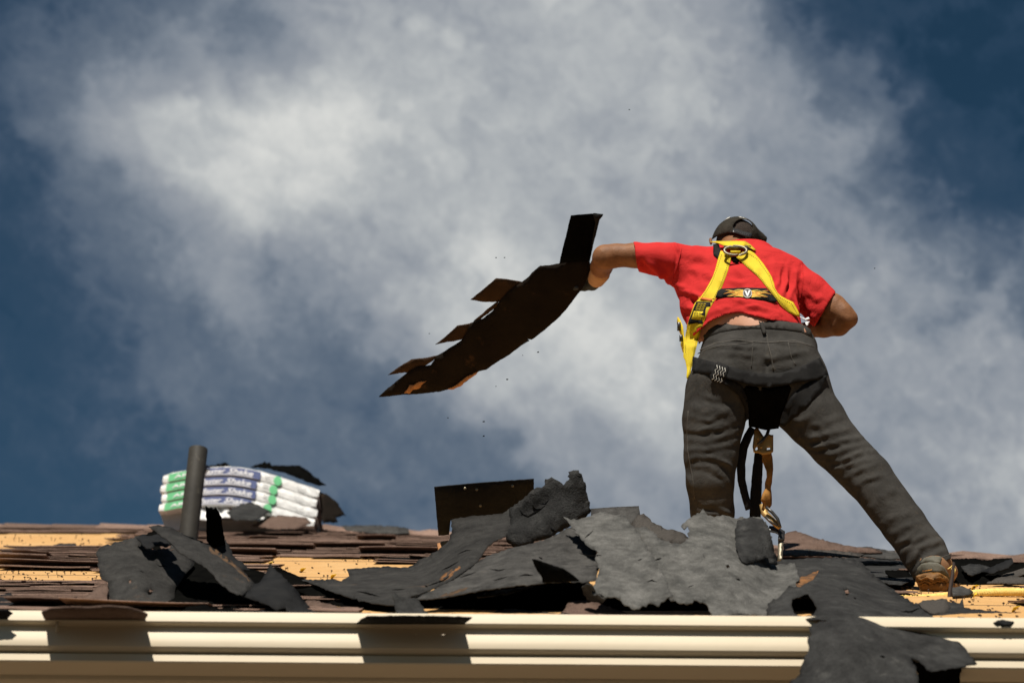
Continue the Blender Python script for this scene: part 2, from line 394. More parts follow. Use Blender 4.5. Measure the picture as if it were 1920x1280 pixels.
def sheet(name, outline, depth, material, thick=.003, res=12, jit=1.5, wob=.004, wscale=.03, holes=(), parent=None, label=None, cat=None, group=None, crease=(), stiff=True):
    SEED[0] += 1; sd = SEED[0]
    V2, F = fill(outline, res, jit, holes, sd)
    f = rbf(depth) if isinstance(depth, list) else depth
    Y = np.asarray(f(V2[:, 0], V2[:, 1]), float)
    if wob:
        Y = Y + np.array([wob * ((abs(noise.noise(Vector((x * wscale * .9, y * wscale * .9, sd * 2.1)))) * 3.2 if stiff else 0) + noise.noise(Vector((x * wscale, y * wscale, sd * 7.1))) * (1 if stiff else 2) + .7 * noise.noise(Vector((x * wscale * 3.1, y * wscale * 3.1, sd)))) for x, y in V2])
    for (poly, wd, am) in crease:
        Y = Y + am * np.exp(-(polydist(V2, poly)[0] / wd) ** 2)
    v = P(V2[:, 0], V2[:, 1], Y)
    o = link(name, v, F, material, parent)
    if thick: solid(o, thick, -1)
    return tag(o, label, cat, group)
def polydist(q, poly):
    """distance of points q to a pixel polyline, signed side, and end taper"""
    p = np.array(poly, float); best = np.full(len(q), 1e9); side = np.zeros(len(q)); tt = np.zeros(len(q)); L = len(p) - 1
    for i in range(L):
        a, b = p[i], p[i + 1]; ab = b - a; t = np.clip(((q - a) @ ab) / (ab @ ab + 1e-9), 0, 1)
        dv = q - (a + t[:, None] * ab); d = np.hypot(dv[:, 0], dv[:, 1]); m = d < best
        best[m] = d[m]; side[m] = np.sign(ab[0] * dv[m, 1] - ab[1] * dv[m, 0]); tt[m] = (i + t[m]) / L
    return best, side, tt

# ---- implicit bodies: blended tapering limbs, meshed by surface nets
class Body:
    def __init__(s, k=.02): s.prims = []; s.k = k; s.cuts = []
    def limb(s, nodes, k=None):
        """nodes: (px, py, Y, half-width in px, half-depth in m)"""
        pts = [(P(a, b, Y), wpx * mpp(Y), dm) for a, b, Y, wpx, dm in nodes]
        s.prims.append((pts, s.k if k is None else k)); return s
    def limb3(s, nodes, k=None):
        s.prims.append(([(np.array(p, float), a, b) for p, a, b in nodes], s.k if k is None else k)); return s
    def dist(s, q):
        D = None
        for pts, kk in s.prims:
            best = None
            pp = pts if len(pts) > 1 else [pts[0], (pts[0][0] + cU * 1e-4, pts[0][1], pts[0][2])]
            for (p0, a0, b0), (p1, a1, b1) in zip(pp[:-1], pp[1:]):
                ab = p1 - p0; L = np.linalg.norm(ab); t_ = ab / L
                vd = (p0 + p1) / 2 - CAM; vd /= np.linalg.norm(vd)
                u = np.cross(t_, vd); nu = np.linalg.norm(u)
                if nu < .25: u = cR - t_ * cR.dot(t_); nu = np.linalg.norm(u)
                u /= nu; v = np.cross(u, t_)
                rel = q - p0; tr = rel @ t_; t = np.clip(tr / L, 0, 1)
                a = a0 + (a1 - a0) * t; b = b0 + (b1 - b0) * t; m = np.minimum(a, b)
                dw = (tr - t * L)
                r = np.sqrt((rel @ u / a) ** 2 + (rel @ v / b) ** 2 + (dw / m) ** 2)
                d = (r - 1) * m
                best = d if best is None else smin(best, d, .012)
            D = best if D is None else smin(D, best, kk)
        for c in s.cuts: D = c(q, D)
        return D
    def mesh(s, h=.007, pad=.03, smooth=2):
        P_ = np.array([p for pr, _ in s.prims for p, _, _ in pr]); rad = max(max(a, b) for pr, _ in s.prims for _, a, b in pr)
        lo_ = np.array([min(p[i] - max(a, b) for pr, _ in s.prims for p, a, b in pr) for i in range(3)]) - pad
        hi_ = np.array([max(p[i] + max(a, b) for pr, _ in s.prims for p, a, b in pr) for i in range(3)]) + pad
        n = np.ceil((hi_ - lo_) / h).astype(int) + 1
        ax = [lo_[i] + h * np.arange(n[i]) for i in range(3)]
        f = np.empty(n, np.float32)
        YY, ZZ = np.meshgrid(ax[1], ax[2], indexing='ij')
        for i, x in enumerate(ax[0]):
            q = np.stack([np.full(YY.size, x), YY.ravel(), ZZ.ravel()], 1)
            f[i] = s.dist(q).reshape(YY.shape)
        v, F = surfnet(f, lo_, h)
        for _ in range(smooth): v = lap(v, F, .5)
        return v, F
def smin(a, b, k):
    if k <= 0: return np.minimum(a, b)
    h = np.maximum(k - np.abs(a - b), 0) / k
    return np.minimum(a, b) - h * h * k * .25
def surfnet(f, org, h):
    nx, ny, nz = f.shape; ins = f < 0
    acc = np.zeros((nx - 1, ny - 1, nz - 1, 3)); cnt = np.zeros((nx - 1, ny - 1, nz - 1))
    sl = lambda o, ax, n: slice(o, o + n)
    C = [(i, j, k) for i in (0, 1) for j in (0, 1) for k in (0, 1)]
    g = lambda a, c: a[c[0]:c[0] + nx - 1, c[1]:c[1] + ny - 1, c[2]:c[2] + nz - 1]
    for a in C:
        for d in range(3):
            if a[d]: continue
            b = list(a); b[d] = 1; b = tuple(b)
            fa, fb = g(f, a), g(f, b); cr = g(ins, a) != g(ins, b)
            t = np.where(cr, fa / np.where(cr, fa - fb, 1), 0)
            for e in range(3): acc[..., e] += np.where(cr, a[e] + (t if e == d else 0), 0)
            cnt += cr
    act = cnt > 0; idx = -np.ones(act.shape, int); idx[act] = np.arange(act.sum())
    cell = np.argwhere(act); v = org + h * (cell + acc[act] / cnt[act][:, None])
    F = []
    for d in range(3):
        e, g2 = [(1, 2), (2, 0), (0, 1)][d]
        s0 = [slice(1, -1)] * 3; s0[d] = slice(0, -1); s1 = list(s0); s1[d] = slice(1, None)
        full = [slice(None)] * 3
        A = ins[tuple(s0)]; B = ins[tuple(s1)]
        for flag, rev in ((A & ~B, False), (~A & B, True)):
            w_ = np.argwhere(flag)
            if not len(w_): continue
            o = np.ones(3, int); o[d] = 0; c0 = w_ + o
            def at(de, dg):
                c = c0.copy(); c[:, e] -= de; c[:, g2] -= dg; return idx[c[:, 0], c[:, 1], c[:, 2]]
            q = np.stack([at(1, 1), at(0, 1), at(0, 0), at(1, 0)], 1)
            F.append(q[:, ::-1] if rev else q)
    return v, np.concatenate(F)
def lap(v, F, a):
    s = np.zeros_like(v); c = np.zeros(len(v))
    for i in range(F.shape[1]):
        j = F[:, (i + 1) % F.shape[1]]
        np.add.at(s, F[:, i], v[j]); np.add.at(c, F[:, i], 1); np.add.at(s, j, v[F[:, i]]); np.add.at(c, j, 1)
    return v + a * (s / np.maximum(c, 1)[:, None] - v)
def normals(v, F):
    n = np.cross(v[F[:, 2]] - v[F[:, 0]], v[F[:, 3 % F.shape[1]]] - v[F[:, 1]]) if F.shape[1] == 4 else np.cross(v[F[:, 1]] - v[F[:, 0]], v[F[:, 2]] - v[F[:, 0]])
    s = np.zeros_like(v)
    for i in range(F.shape[1]): np.add.at(s, F[:, i], n)
    return s / (np.linalg.norm(s, axis=1)[:, None] + 1e-12)
FOLD = .60
def folds(v, F, lst, wave=None, gain=1.0, mask=None):
    """cloth folds: ridge beside crease along each line, given where the photograph shows it"""
    n = normals(v, F); px, py = proj(v); q = np.stack([px, py], 1)
    vd = v - CAM; vd /= np.linalg.norm(vd, axis=1)[:, None]
    face = np.clip(-(n * vd).sum(1) * 3 + .2, 0, 1); disp = np.zeros(len(v))
    for poly, wd, am in lst:
        d, sd, t = polydist(q, poly); tp = np.sin(np.pi * np.clip(t, .04, .96)) ** .7
        s_ = sd * d
        mod = np.array([.25 + 1.1 * abs(noise.noise(Vector((x * .035, y * .035, wd + am)))) * 1.6 for x, y in q]) * gain
        disp += face * tp * mod * am * FOLD * .001 * (np.exp(-(s_ / wd) ** 2) - .75 * np.exp(-((s_ - 1.7 * wd) / wd) ** 2))
    if wave is not None: disp += wave(v, n)
    if mask is not None: disp = disp * mask(px, py)
    return v + n * disp[:, None]
def bvh_of(v, F): return BVHTree.FromPolygons([Vector(x) for x in v], [list(map(int, f)) for f in F])
def on(bvh, lift, smoothit=0, fallback=None):
    """depth function: rides on a body surface as met by the line of sight, then lifted"""
    def f(xs, ys):
        xs = np.asarray(xs); ys = np.asarray(ys); out = np.full(len(xs), np.nan)
        D = dirn(xs, ys)
        for i, d in enumerate(D):
            dd = Vector(d).normalized(); h = bvh.ray_cast(Vector(CAM), dd)
            if h[0] is not None: out[i] = h[0].y
        bad = np.isnan(out)
        if bad.all(): return np.full(len(xs), 6.5)
        if bad.any():
            good = np.where(~bad)[0]
            for i in np.where(bad)[0]:
                j = good[np.argmin((xs[good] - xs[i]) ** 2 + (ys[good] - ys[i]) ** 2)]
                out[i] = out[j] + .02
        for _ in range(smoothit):
            new = out.copy()
            for i in range(len(xs)):
                m = (np.abs(xs - xs[i]) < 14) & (np.abs(ys - ys[i]) < 14); new[i] = min(out[m].mean(), out[i] + .002) if True else 0
            out = new
        return out - lift
    return f
def clear(fs):
    return lambda a, b: np.minimum.reduce([f(a, b) for f in fs])
# ================================================================== ground and house
gv = [(-400, -300, 0), (400, -300, 0), (400, 600, 0), (-400, 600, 0)]
tag(link('ground', gv, [(0, 1, 2, 3)], M['ground'], smooth=False), kind='structure')

house = empty('house', (0, 6.0, 0), 'single storey house with cream gutter and a half stripped brown shingle roof', 'house')
XL, XR, RIDGE, HIP = -6.0, 5.8, 12.0, 10.8
def rp(x, y, dz=0): return (x, y, roofz(min(y, 24 - y)) + dz)
m = MB()
E = [(XL, 5.0), (XR, 5.0), (HIP - RIDGE, RIDGE), (XL, RIDGE)]
top = [rp(x, y) for x, y in E]; bot = [rp(x, y, -.02) for x, y in E]
m.add(top + bot, [(0, 1, 2, 3), (7, 6, 5, 4), (0, 4, 5, 1), (1, 5, 6, 2), (2, 6, 7, 3), (3, 7, 4, 0)])
deck = m.build('roof_deck', M['wood'], house, smooth=False)
m = MB()
k = [(XR, 5.0, roofz(5) - .003), (XR, 19.0, roofz(5) - .003), (HIP - RIDGE, RIDGE, roofz(12) - .003), (XL, RIDGE, roofz(12) - .003), (XL, 19, roofz(5) - .003)]
m.add(k, [(0, 1, 2), (1, 4, 3, 2)]); m.build('far_roof_slope', M['shingle'], house, smooth=False)
m = MB(); m.box((-.1, 11.97, 1.55), (5.4, 0, 0), (0, 6.5, 0), (0, 0, 1.55)); m.build('wall', M['wallm'], house, smooth=False)
m = MB(); m.box((-.1, 5.16, 3.19), (5.9, 0, 0), (0, .165, 0), (0, 0, .006)); m.box((-.1, 5.40, 3.14), (5.7, 0, 0), (0, .07, 0), (0, 0, .04)); m.build('soffit', M['gutter'], house, smooth=False)
m = MB(); m.box((-.1, 5.0 - .002, 3.265), (5.9, 0, 0), (0, .011, 0), (0, 0, .08)); m.build('fascia', M['gutter'], house, smooth=False)
prof = [(.11, -.004), (.002, -.003), (.000, -.004), (-.003, -.010), (-.007, -.022), (-.009, -.032), (-.005, -.0355), (.016, -.0385), (.014, -.044), (.009, -.054), (.004, -.066), (.0005, -.078),
        (-.001, -.088), (.000, -.096), (.006, -.102), (.014, -.1055), (.026, -.107), (.026, -.110), (.013, -.1145), (.010, -.132), (.014, -.135), (.115, -.137), (.115, -.03)]
GY, GZ = 4.872, 3.334
xs = np.linspace(-4.6, 5.0, 60); m = MB(); vs = []
for x in xs:
    wv = .0010 * math.sin(x * 2.3) + .0006 * math.sin(x * 7.1 + 1)
    for a, b in prof: vs.append((x, GY + a + wv, GZ + b + wv * .7))
n_ = len(prof)
m.add(vs, [(i * n_ + j, i * n_ + j + 1, (i + 1) * n_ + j + 1, (i + 1) * n_ + j) for i in range(len(xs) - 1) for j in range(n_ - 1)])
gut = m.build('gutter', M['gutter'], house)
solid(gut, .0009, 1)
mb_ = gut.modifiers.new('sharp', 'EDGE_SPLIT'); mb_.split_angle = R_(34)
q = P(107, 1172, 4.866); m = MB(); m.box(q, (.0035, 0, 0), (0, .003, 0), (0, 0, .017)); m.build('gutter_clip', M['gutter'], house)

# ---- shingle courses
def inpoly(poly, x, y):
    c = False
    for i in range(len(poly)):
        (x1, y1), (x2, y2) = poly[i - 1], poly[i]
        if (y1 > y) != (y2 > y) and x < (x2 - x1) * (y - y1) / (y2 - y1) + x1: c = not c
    return c
WOOD = [[(-90, 1004), (60, 1001), (225, 1001), (262, 1012), (210, 1026), (100, 1027), (60, 1030), (-90, 1030)],
        [(-90, 1075), (40, 1071), (200, 1069), (210, 1093), (-90, 1093)],
        [(455, 1050), (560, 1047), (700, 1051), (765, 1052), (650, 1064), (670, 1080), (640, 1100), (560, 1100), (500, 1090)],
        [(1655, 1093), (1950, 1089), (1990, 1160), (1640, 1160)]]
def curve_noise(x, y, s): return noise.noise(Vector((x * s, y * s, 2.2)))
y = 5.02; ci = 0
while y < 11.95:
    m = MB(); x = -(960 + 90) * mpp(y) * 1.0 + random.uniform(0, .15)
    xmax = min(1060 * mpp(y), HIP - y)
    near = y < 6.6
    while x < xmax:
        wd = random.choice([.16, .22, .28, .36, .45]) * (1 if not near else .9)
        pxx, pyy = proj(np.array([(x + wd / 2, y + .03, roofz(y + .03))])); pxx = pxx[0]; pyy = pyy[0]
        skip = any(inpoly(w_, pxx, pyy) for w_ in WOOD) or x + wd > HIP - y + .05
        if 640 < pxx < 1500 and pyy > 1060: skip = True
        if skip and m.v: m.build('shingle_course', M['shingle'], house, smooth=False, attr=True); m = MB()
        if not skip:
            yy = y + random.choice([0, 0, .012, -.015, .03]) ; dep = .20 + random.uniform(-.02, .03)
            base = .007 + .003 * curve_noise(x, y, 1.5); th = random.choice([.003, .004, .006])
            lift = abs(random.gauss(0, .004)) + max(0, curve_noise(x + 5, y, .9)) * .012
            if random.random() < .09: lift += random.uniform(.008, .030)
            if near and pxx > 1400: lift *= .7
            lr = lift * random.uniform(.35, 1.2); ll = lift
            segs = 5; tp = []; bt = []
            for r_ in range(3):
                for c_ in range(segs + 1):
                    fx = c_ / segs; fy = r_ / 2
                    X_ = x + wd * fx * .992; Y_ = yy + dep * fy + (random.uniform(-.006, .006) if r_ == 0 else 0)
                    lf = (ll * (1 - fx) + lr * fx) * (1 - fy) ** 2 + .002 * math.sin(fx * 5 + x * 9) * (1 - fy)
                    z_ = roofz(Y_) + base * (1 - fy) + .001 + lf
                    tp.append((X_, Y_, z_ + th)); bt.append((X_, Y_, z_))
            W_ = segs + 1; nT = 3 * W_
            fs = [(r_ * W_ + c_, r_ * W_ + c_ + 1, (r_ + 1) * W_ + c_ + 1, (r_ + 1) * W_ + c_) for r_ in range(2) for c_ in range(segs)]
            fs += [(nT + a, nT + b, nT + c, nT + d) for d, c, b, a in fs[:]]
            fs += [(c_, nT + c_, nT + c_ + 1, c_ + 1) for c_ in range(segs)]
            for e in (0, segs):
                for r_ in range(2):
                    a, b = r_ * W_ + e, (r_ + 1) * W_ + e
                    fs.append((a, b, nT + b, nT + a) if e == 0 else (a, nT + a, nT + b, b))
            m.add(tp + bt, fs, random.choice([random.random(), random.uniform(.35, .65)]))
        x += wd
    if m.v: m.build('shingle_course', M['shingle'], house, smooth=False, attr=True)
    y += .115 if near else .14; ci += 1
# ridge and hip caps
m = MB()
x = -4.2
while x < HIP - RIDGE:
    m.add([(x, RIDGE - .17, roofz(RIDGE - .17) + .02), (x + .34, RIDGE - .17, roofz(RIDGE - .17) + .018), (x + .34, RIDGE, roofz(RIDGE) + .035), (x, RIDGE, roofz(RIDGE) + .04 + random.uniform(0, .01)),
           (x, RIDGE + .17, roofz(RIDGE - .17) + .02), (x + .34, RIDGE + .17, roofz(RIDGE - .17) + .018)], [(0, 1, 2, 3), (3, 2, 5, 4)], random.random())
    x += .30 + random.uniform(0, .03)
for i in range(22):
    t0, t1 = i / 22, (i + 1.15) / 22
    a0 = np.array((HIP - RIDGE, RIDGE)) + t0 * np.array((5.2, -5.2)); a1 = np.array((HIP - RIDGE, RIDGE)) + t1 * np.array((5.2, -5.2))
    if random.random() < .3 and i > 3: continue
    hz = random.uniform(.012, .035)
    def q3(p, o, dz): X_, Y_ = p[0] + o[0], p[1] + o[1]; return (X_, Y_, roofz(min(Y_, HIP - X_)) + dz)
    m.add([q3(a0, (-.16, 0), .014), q3(a1, (-.16, 0), .010), q3(a1, (0, 0), .02), q3(a0, (0, 0), hz + .02), q3(a0, (0, .16), .014), q3(a1, (0, .16), .01)], [(0, 3, 2, 1), (3, 4, 5, 2)], random.random())
solid(m.build('ridge_caps', M['shingle'], house, smooth=False, attr=True), .006, 0)

# nails left standing in the bare boards, each its own piece of the deck
def nail_mesh():
    me = bpy.data.meshes.new('nail'); bm = bmesh.new()
    r = bmesh.ops.create_cone(bm, cap_ends=True, segments=6, radius1=.0018, radius2=.0018, depth=.022); 
    for v in bm.verts: v.co.z += .011
    g = bmesh.ops.create_cone(bm, cap_ends=True, segments=8, radius1=.006, radius2=.006, depth=.002)
    for v in g['verts']: v.co.z += .0225
    bm.to_mesh(me); bm.free(); me.materials.append(M['nail']); return me
nm = nail_mesh(); db = world_of(deck); k = 0
for wi, cnt in ((0, 20), (1, 20), (2, 24), (3, 30)):
    xs_ = [p[0] for p in WOOD[wi]]; ys_ = [p[1] for p in WOOD[wi]]; c = 0
    while c < cnt:
        a = random.uniform(max(min(xs_), 0), min(max(xs_), 1918)); b = random.uniform(min(ys_), min(max(ys_), 1140))
        if not inpoly(WOOD[wi], a, b): continue
        Y_ = float(rh(a, b)); p = P(a, b, Y_)
        o = bpy.data.objects.new('nail', nm); COL.objects.link(o); o.parent = deck; o.location = Vector(p) - db
        s = .62 + .25 * (Y_ > 8); o.scale = (s, s, s * random.uniform(.6, 1.2)); o.rotation_euler = (random.uniform(-.5, .5), random.uniform(-.5, .5), 0); c += 1

# plywood joints and grit
m = MB()
for yj in (5.56, 6.78, 8.0, 9.22): m.box((-.1, yj, roofz(yj) + .0006), (5.3, 0, 0), (0, .0022, .0022 * TS), (0, 0, .0006))
for xj, y0_, y1_ in ((2.12, 5.0, 5.56), (.9, 5.56, 6.78), (-1.3, 6.78, 8.0), (-2.1, 5.56, 6.78), (-2.9, 8.0, 9.22)): m.box((xj, (y0_ + y1_) / 2, roofz((y0_ + y1_) / 2) + .0006), (.002, 0, 0), (0, (y1_ - y0_) / 2, (y1_ - y0_) / 2 * TS), (0, 0, .0006))
m.build('board_joint', M['nail'], house, smooth=False)
m = MB()
for wi, cnt in ((0, 40), (1, 60), (2, 70), (3, 110), (4, 130)):
    for _ in range(cnt):
        if wi < 4:
            xs_ = [q[0] for q in WOOD[wi]]; ys_ = [q[1] for q in WOOD[wi]]; a_, b_ = random.uniform(min(xs_), max(xs_)), random.uniform(min(ys_), max(ys_))
            if not inpoly(WOOD[wi], a_, b_): continue
            q = P(a_, b_, float(rh(a_, b_, .003)))
        else:
            xg = random.uniform(-1.4, 1.5); q = np.array((xg, 4.878 + random.uniform(0, .012), 3.334))
        s_ = random.uniform(.0015, .005) if wi < 4 else random.uniform(.001, .003); th_ = random.uniform(0, 3)
        m.box(q, np.array((math.cos(th_), math.sin(th_), .2)) * s_, np.array((-math.sin(th_), math.cos(th_), .4)) * s_ * .6, (0, 0, s_ * .35))
tag(m.build('debris', M['nail'], smooth=False), 'dark grit and shingle crumbs strewn over the bare boards and the gutter rim', 'debris', kind='stuff')

# ---- vent pipe
b0, b1 = P(349, 1043, 9.3), P(372, 841, 9.3); r0 = 18.6 * mpp(9.3)
m = MB(); ax = b1 - b0; L = np.linalg.norm(ax); ax /= L
m.tube([b0, b0 + ax * L * .5, b1 - ax * .004, b1], [r0, r0, r0 * 1.0, r0 * .97], 40, caps=False)
m.tube([b1, b1 - ax * .002, b1 - ax * .25], [r0 * .97, r0 * .88, r0 * .87], 40, caps=False)
m.build('vent_pipe', M['pipe'], house)
m = MB(); m.tube([b0, b0 + ax * .07, b0 + ax * .09], [r0 * 1.7, r0 * 1.12, r0 * 1.02], 32, caps=False); m.build('pipe_boot', M['felt_dark'], house)

# ================================================================== bundles of new shingles
BY = 11.45
def Tt(u): 
    return np.interp(u, [0, .12, .3, .45, .6, .75, .9, 1.0], [889, 881, 874, 872.5, 880, 893, 908, 917])
def smoothT(u): return sum(Tt(np.clip(u + o, 0, 1)) * g for o, g in ((-.06, .25), (0, .5), (.06, .25)))
TH = 18.2
def Bp(u, s, wdep=0.0, lift=0.0):
    """u along the pack, s downwards in packs, wdep into the picture (m)"""
    u = np.asarray(u, float); s = np.asarray(s, float)
    px = 307 + 293 * u - 3.0 * s * (1 - u) - 3.5 * s * u; py = smoothT(u) + TH * s
    p = P(px, py, BY - lift); p = p + np.array([0.02, 1.0, .03]) * np.asarray(wdep, float)[..., None]
    return p
PACKS = [(0, 'top pack of white wrapped shingles arched on the ridge, partly covered by black felt'),
         (1, 'second pack from the top of the white wrapped shingle stack'),
         (2, 'third pack from the top of the white wrapped shingle stack, blue print fully readable'),
         (3, 'lowest printed pack of the white wrapped shingle stack, above torn wrapping')]
def text2d(s, size, shear=.25, bold=.0):
    cu = bpy.data.curves.new('lettering', 'FONT'); cu.body = s; cu.size = size; cu.shear = shear; cu.offset = bold; cu.resolution_u = 3
    cu.align_x = 'LEFT'
    o = bpy.data.objects.new('tmp', cu); COL.objects.link(o); dg = bpy.context.evaluated_depsgraph_get(); dg.update()
    me = bpy.data.meshes.new_from_object(o.evaluated_get(dg)); v = np.array([x.co[:] for x in me.vertices]); f = [tuple(p.vertices) for p in me.polygons]
    bpy.data.objects.remove(o); bpy.data.curves.remove(cu); bpy.data.meshes.remove(me)
    return v, f
def patchB(name, u0, u1, s0, s1, mt, par, lift, n=14, edge=0.0):
    vs, fs = [], []
    for j in range(3):
        for i in range(n + 1):
            u = u0 + (u1 - u0) * i / n; s = s0 + (s1 - s0) * j / 2
            if edge: u += edge * math.sin(j * 2.1 + i) * .2
            vs.append(Bp(u, s, 0, lift))
    fs = [(j * (n + 1) + i, (j + 1) * (n + 1) + i, (j + 1) * (n + 1) + i + 1, j * (n + 1) + i + 1) for j in range(2) for i in range(n)]
    return link(name, vs, fs, mt, par)
for idx, lab in PACKS:
    sh = [0, -.004, .012, .006][idx]
    root = empty('shingle_bundle', Bp(.5, idx + 1.0, .17), lab, 'shingle bundle', 'stacked packs of new shingles')
    nU, ring = 36, []
    prof2 = [(.002, .05), (0, .5), (.002, .93), (.010, .985), (.05, .99), (.17, .99), (.30, .99), (.33, .9), (.33, .5), (.33, .1), (.30, .01), (.17, .01), (.05, .01), (.010, .015)]
    vs = []
    for i in range(nU + 1):
        u = i / nU + sh
        pinch = 1 - .35 * max(0, 1 - i / 1.5) - .3 * max(0, 1 - (nU - i) / 1.5)
        for wd_, sv_ in prof2:
            s_ = .5 + (sv_ - .5) * pinch + .06 * noise.noise(Vector((i * .7, wd_ * 20, idx * 3.1)))
            vs.append(Bp(u, idx + s_, wd_ + .004 * noise.noise(Vector((i * .9, s_ * 4, idx))), 0))
    k_ = len(prof2)
    fs = [(i * k_ + j, i * k_ + (j + 1) % k_, (i + 1) * k_ + (j + 1) % k_, (i + 1) * k_ + j) for i in range(nU) for j in range(k_)]
    fs += [tuple(range(k_))[::-1], tuple(nU * k_ + j for j in range(k_))]
    wr = link('wrapper', vs, fs, [M['white'], M['shingle']], root, smooth=False)
    wr.data.polygons[len(fs) - 1].material_index = 1
    patchB('green_panel', .035 + sh, .22 + sh, idx + .13, idx + .90, M['green'], root, .010)
    nv = patchB('blue_panel', .22 + sh, .625 + sh - .01 * idx, idx + .14, idx + .92, M['navy'], root, .010, 22)
    for wordi, (wtxt, uu0, sc_) in enumerate((("Master", .235, 1.0), ("Shake", .415, 1.0))):
        v2, f2 = text2d(wtxt, 1.0, .3, .016)
        wmax = v2[:, 0].max(); span = .165
        vv_ = Bp(uu0 + sh + v2[:, 0] / wmax * span, idx + .72 - v2[:, 1] * .70, 0, .016)
        link('lettering', vv_, f2, M['text'], nv, smooth=False)
    patchB('stripe', .24 + sh, .58 + sh, idx + .80, idx + .87, M['text'], nv, .014, 16)
    v2, f2 = text2d("AR", 1.0, 0, .02)
    link('green_lettering', Bp(.075 + sh + v2[:, 0] / v2[:, 0].max() * .09, idx + .66 - v2[:, 1] * .45, 0, .014), f2, M['text'], root, smooth=False)
    # small black marks, then the round green seal
    mm = MB()
    for c in range(7):
        u_ = .655 + (c % 4) * .014 + sh; s_ = idx + .25 + .22 * (c // 4) + .1 * random.random(); du, ds = .005, .05
        mm.add([Bp(u_, s_, 0, .012), Bp(u_, s_ + ds * 1.8, 0, .012), Bp(u_ + du * 1.8, s_ + ds * 1.5, 0, .012), Bp(u_ + du * 1.5, s_, 0, .012)], [(0, 1, 2, 3)])
    mm.build('printed_marks', M['ink'], root, smooth=False)
    uc = .735 + sh - .012 * idx; vs = [Bp(uc, idx + .5, 0, .013)]
    for k in range(28): a = 2 * math.pi * k / 28; vs.append(Bp(uc + .026 * math.cos(a), idx + .5 + .47 * math.sin(a), 0, .012))
    link('green_seal', vs, [(0, 1 + (k + 1) % 28, 1 + k) for k in range(28)], M['green'], root)
    mm = MB()
    for c in range(5):
        u_ = .86 + c * .011 + sh; s_ = idx + .38 + .06 * (c % 2)
        mm.add([Bp(u_, s_, 0, .011), Bp(u_, s_ + .16, 0, .011), Bp(u_ + .005, s_ + .16, 0, .011), Bp(u_ + .005, s_, 0, .011)], [(0, 1, 2, 3)])
    mm.build('printed_code', M['whitegrey'], root, smooth=False)
# torn wrapped pack below and grey support
sheet('torn_wrapping', [(372, 947), (428, 943), (432, 957), (440, 950), (455, 946), (470, 948), (500, 957), (522, 970), (505, 978), (470, 974), (440, 968), (400, 972), (372, 974), (366, 962)],
      [(372, 947, 11.5), (520, 970, 11.5), (372, 974, 11.3), (450, 958, 11.45)], M['white'], .004, 5, 1.2, .03, .09,
      label='torn crumpled white wrapping bulging out under the arched shingle packs', cat='wrapping')
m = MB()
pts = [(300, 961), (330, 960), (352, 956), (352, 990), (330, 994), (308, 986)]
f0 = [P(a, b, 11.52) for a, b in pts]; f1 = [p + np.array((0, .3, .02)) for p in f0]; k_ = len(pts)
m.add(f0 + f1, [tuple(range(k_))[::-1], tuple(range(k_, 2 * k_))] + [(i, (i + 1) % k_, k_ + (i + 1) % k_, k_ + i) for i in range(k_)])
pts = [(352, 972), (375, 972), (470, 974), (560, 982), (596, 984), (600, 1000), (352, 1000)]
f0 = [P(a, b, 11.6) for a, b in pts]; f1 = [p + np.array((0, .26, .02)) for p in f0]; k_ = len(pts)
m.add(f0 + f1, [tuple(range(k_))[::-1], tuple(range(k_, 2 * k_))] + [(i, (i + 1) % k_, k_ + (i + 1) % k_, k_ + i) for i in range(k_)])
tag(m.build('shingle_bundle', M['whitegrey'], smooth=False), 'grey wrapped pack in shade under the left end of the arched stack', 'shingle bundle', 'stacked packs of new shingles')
FELT = {}
def S(name, out, depth, mt, label, cat, **k):
    o = sheet(name, out, depth, mt, label=label, cat=cat, **k); FELT[label] = o; return o
S('felt_scrap', [(442, 949), (470, 940), (508, 958), (480, 975), (440, 975), (425, 960)], [(442, 949, 11.25), (508, 958, 11.25), (470, 975, 10.9)], M['felt'], 'grey felt scrap lying before the torn white wrapping', 'felt scrap', res=7)
S('felt_scrap', [(384, 868), (392, 873), (404, 872), (422, 866), (437, 878), (418, 880), (396, 879), (384, 884)], [(384, 868, 11.47), (437, 878, 11.47), (404, 884, 11.425)], M['black'], 'small black felt scrap on top of the white shingle packs', 'felt scrap', res=7)
S('felt_scrap', [(470, 875), (492, 868), (496, 864), (500, 868), (506, 866), (509, 872), (562, 872), (580, 884), (612, 909), (598, 910), (575, 903), (545, 890), (505, 878)],
  [(470, 875, 11.50), (562, 872, 11.66), (612, 909, 11.56), (545, 890, 11.52)], M['black'], 'large pointed black felt sheet draped over the right of the packs', 'felt scrap', res=8)
S('felt_scrap', [(600, 922), (612, 925), (632, 941), (649, 966), (630, 969), (634, 978), (606, 980), (601, 950)], [(600, 922, 11.56), (649, 966, 11.62), (606, 980, 11.5)], M['pack_dark'], 'dark brown shingle scrap sticking out right of the packs', 'shingle scrap', res=8)
S('felt_scrap', [(640, 985), (700, 984), (745, 986), (766, 990), (768, 999), (735, 1000), (690, 998), (650, 994)], [(640, 985, 11.3), (766, 992, 11.3), (700, 998, 11.0)], M['felt_mid'], 'flat grey felt scrap on the ridge right of the packs', 'felt scrap', res=8)
S('shingle_scrap', [(470, 985), (500, 968), (525, 965), (575, 970), (584, 980), (560, 990), (520, 992)], [(470, 985, 11.1), (525, 965, 11.3), (584, 980, 11.2), (520, 992, 10.7)], M['shingle'], 'brown shingle scrap leaning against the foot of the packs', 'shingle scrap', res=7)

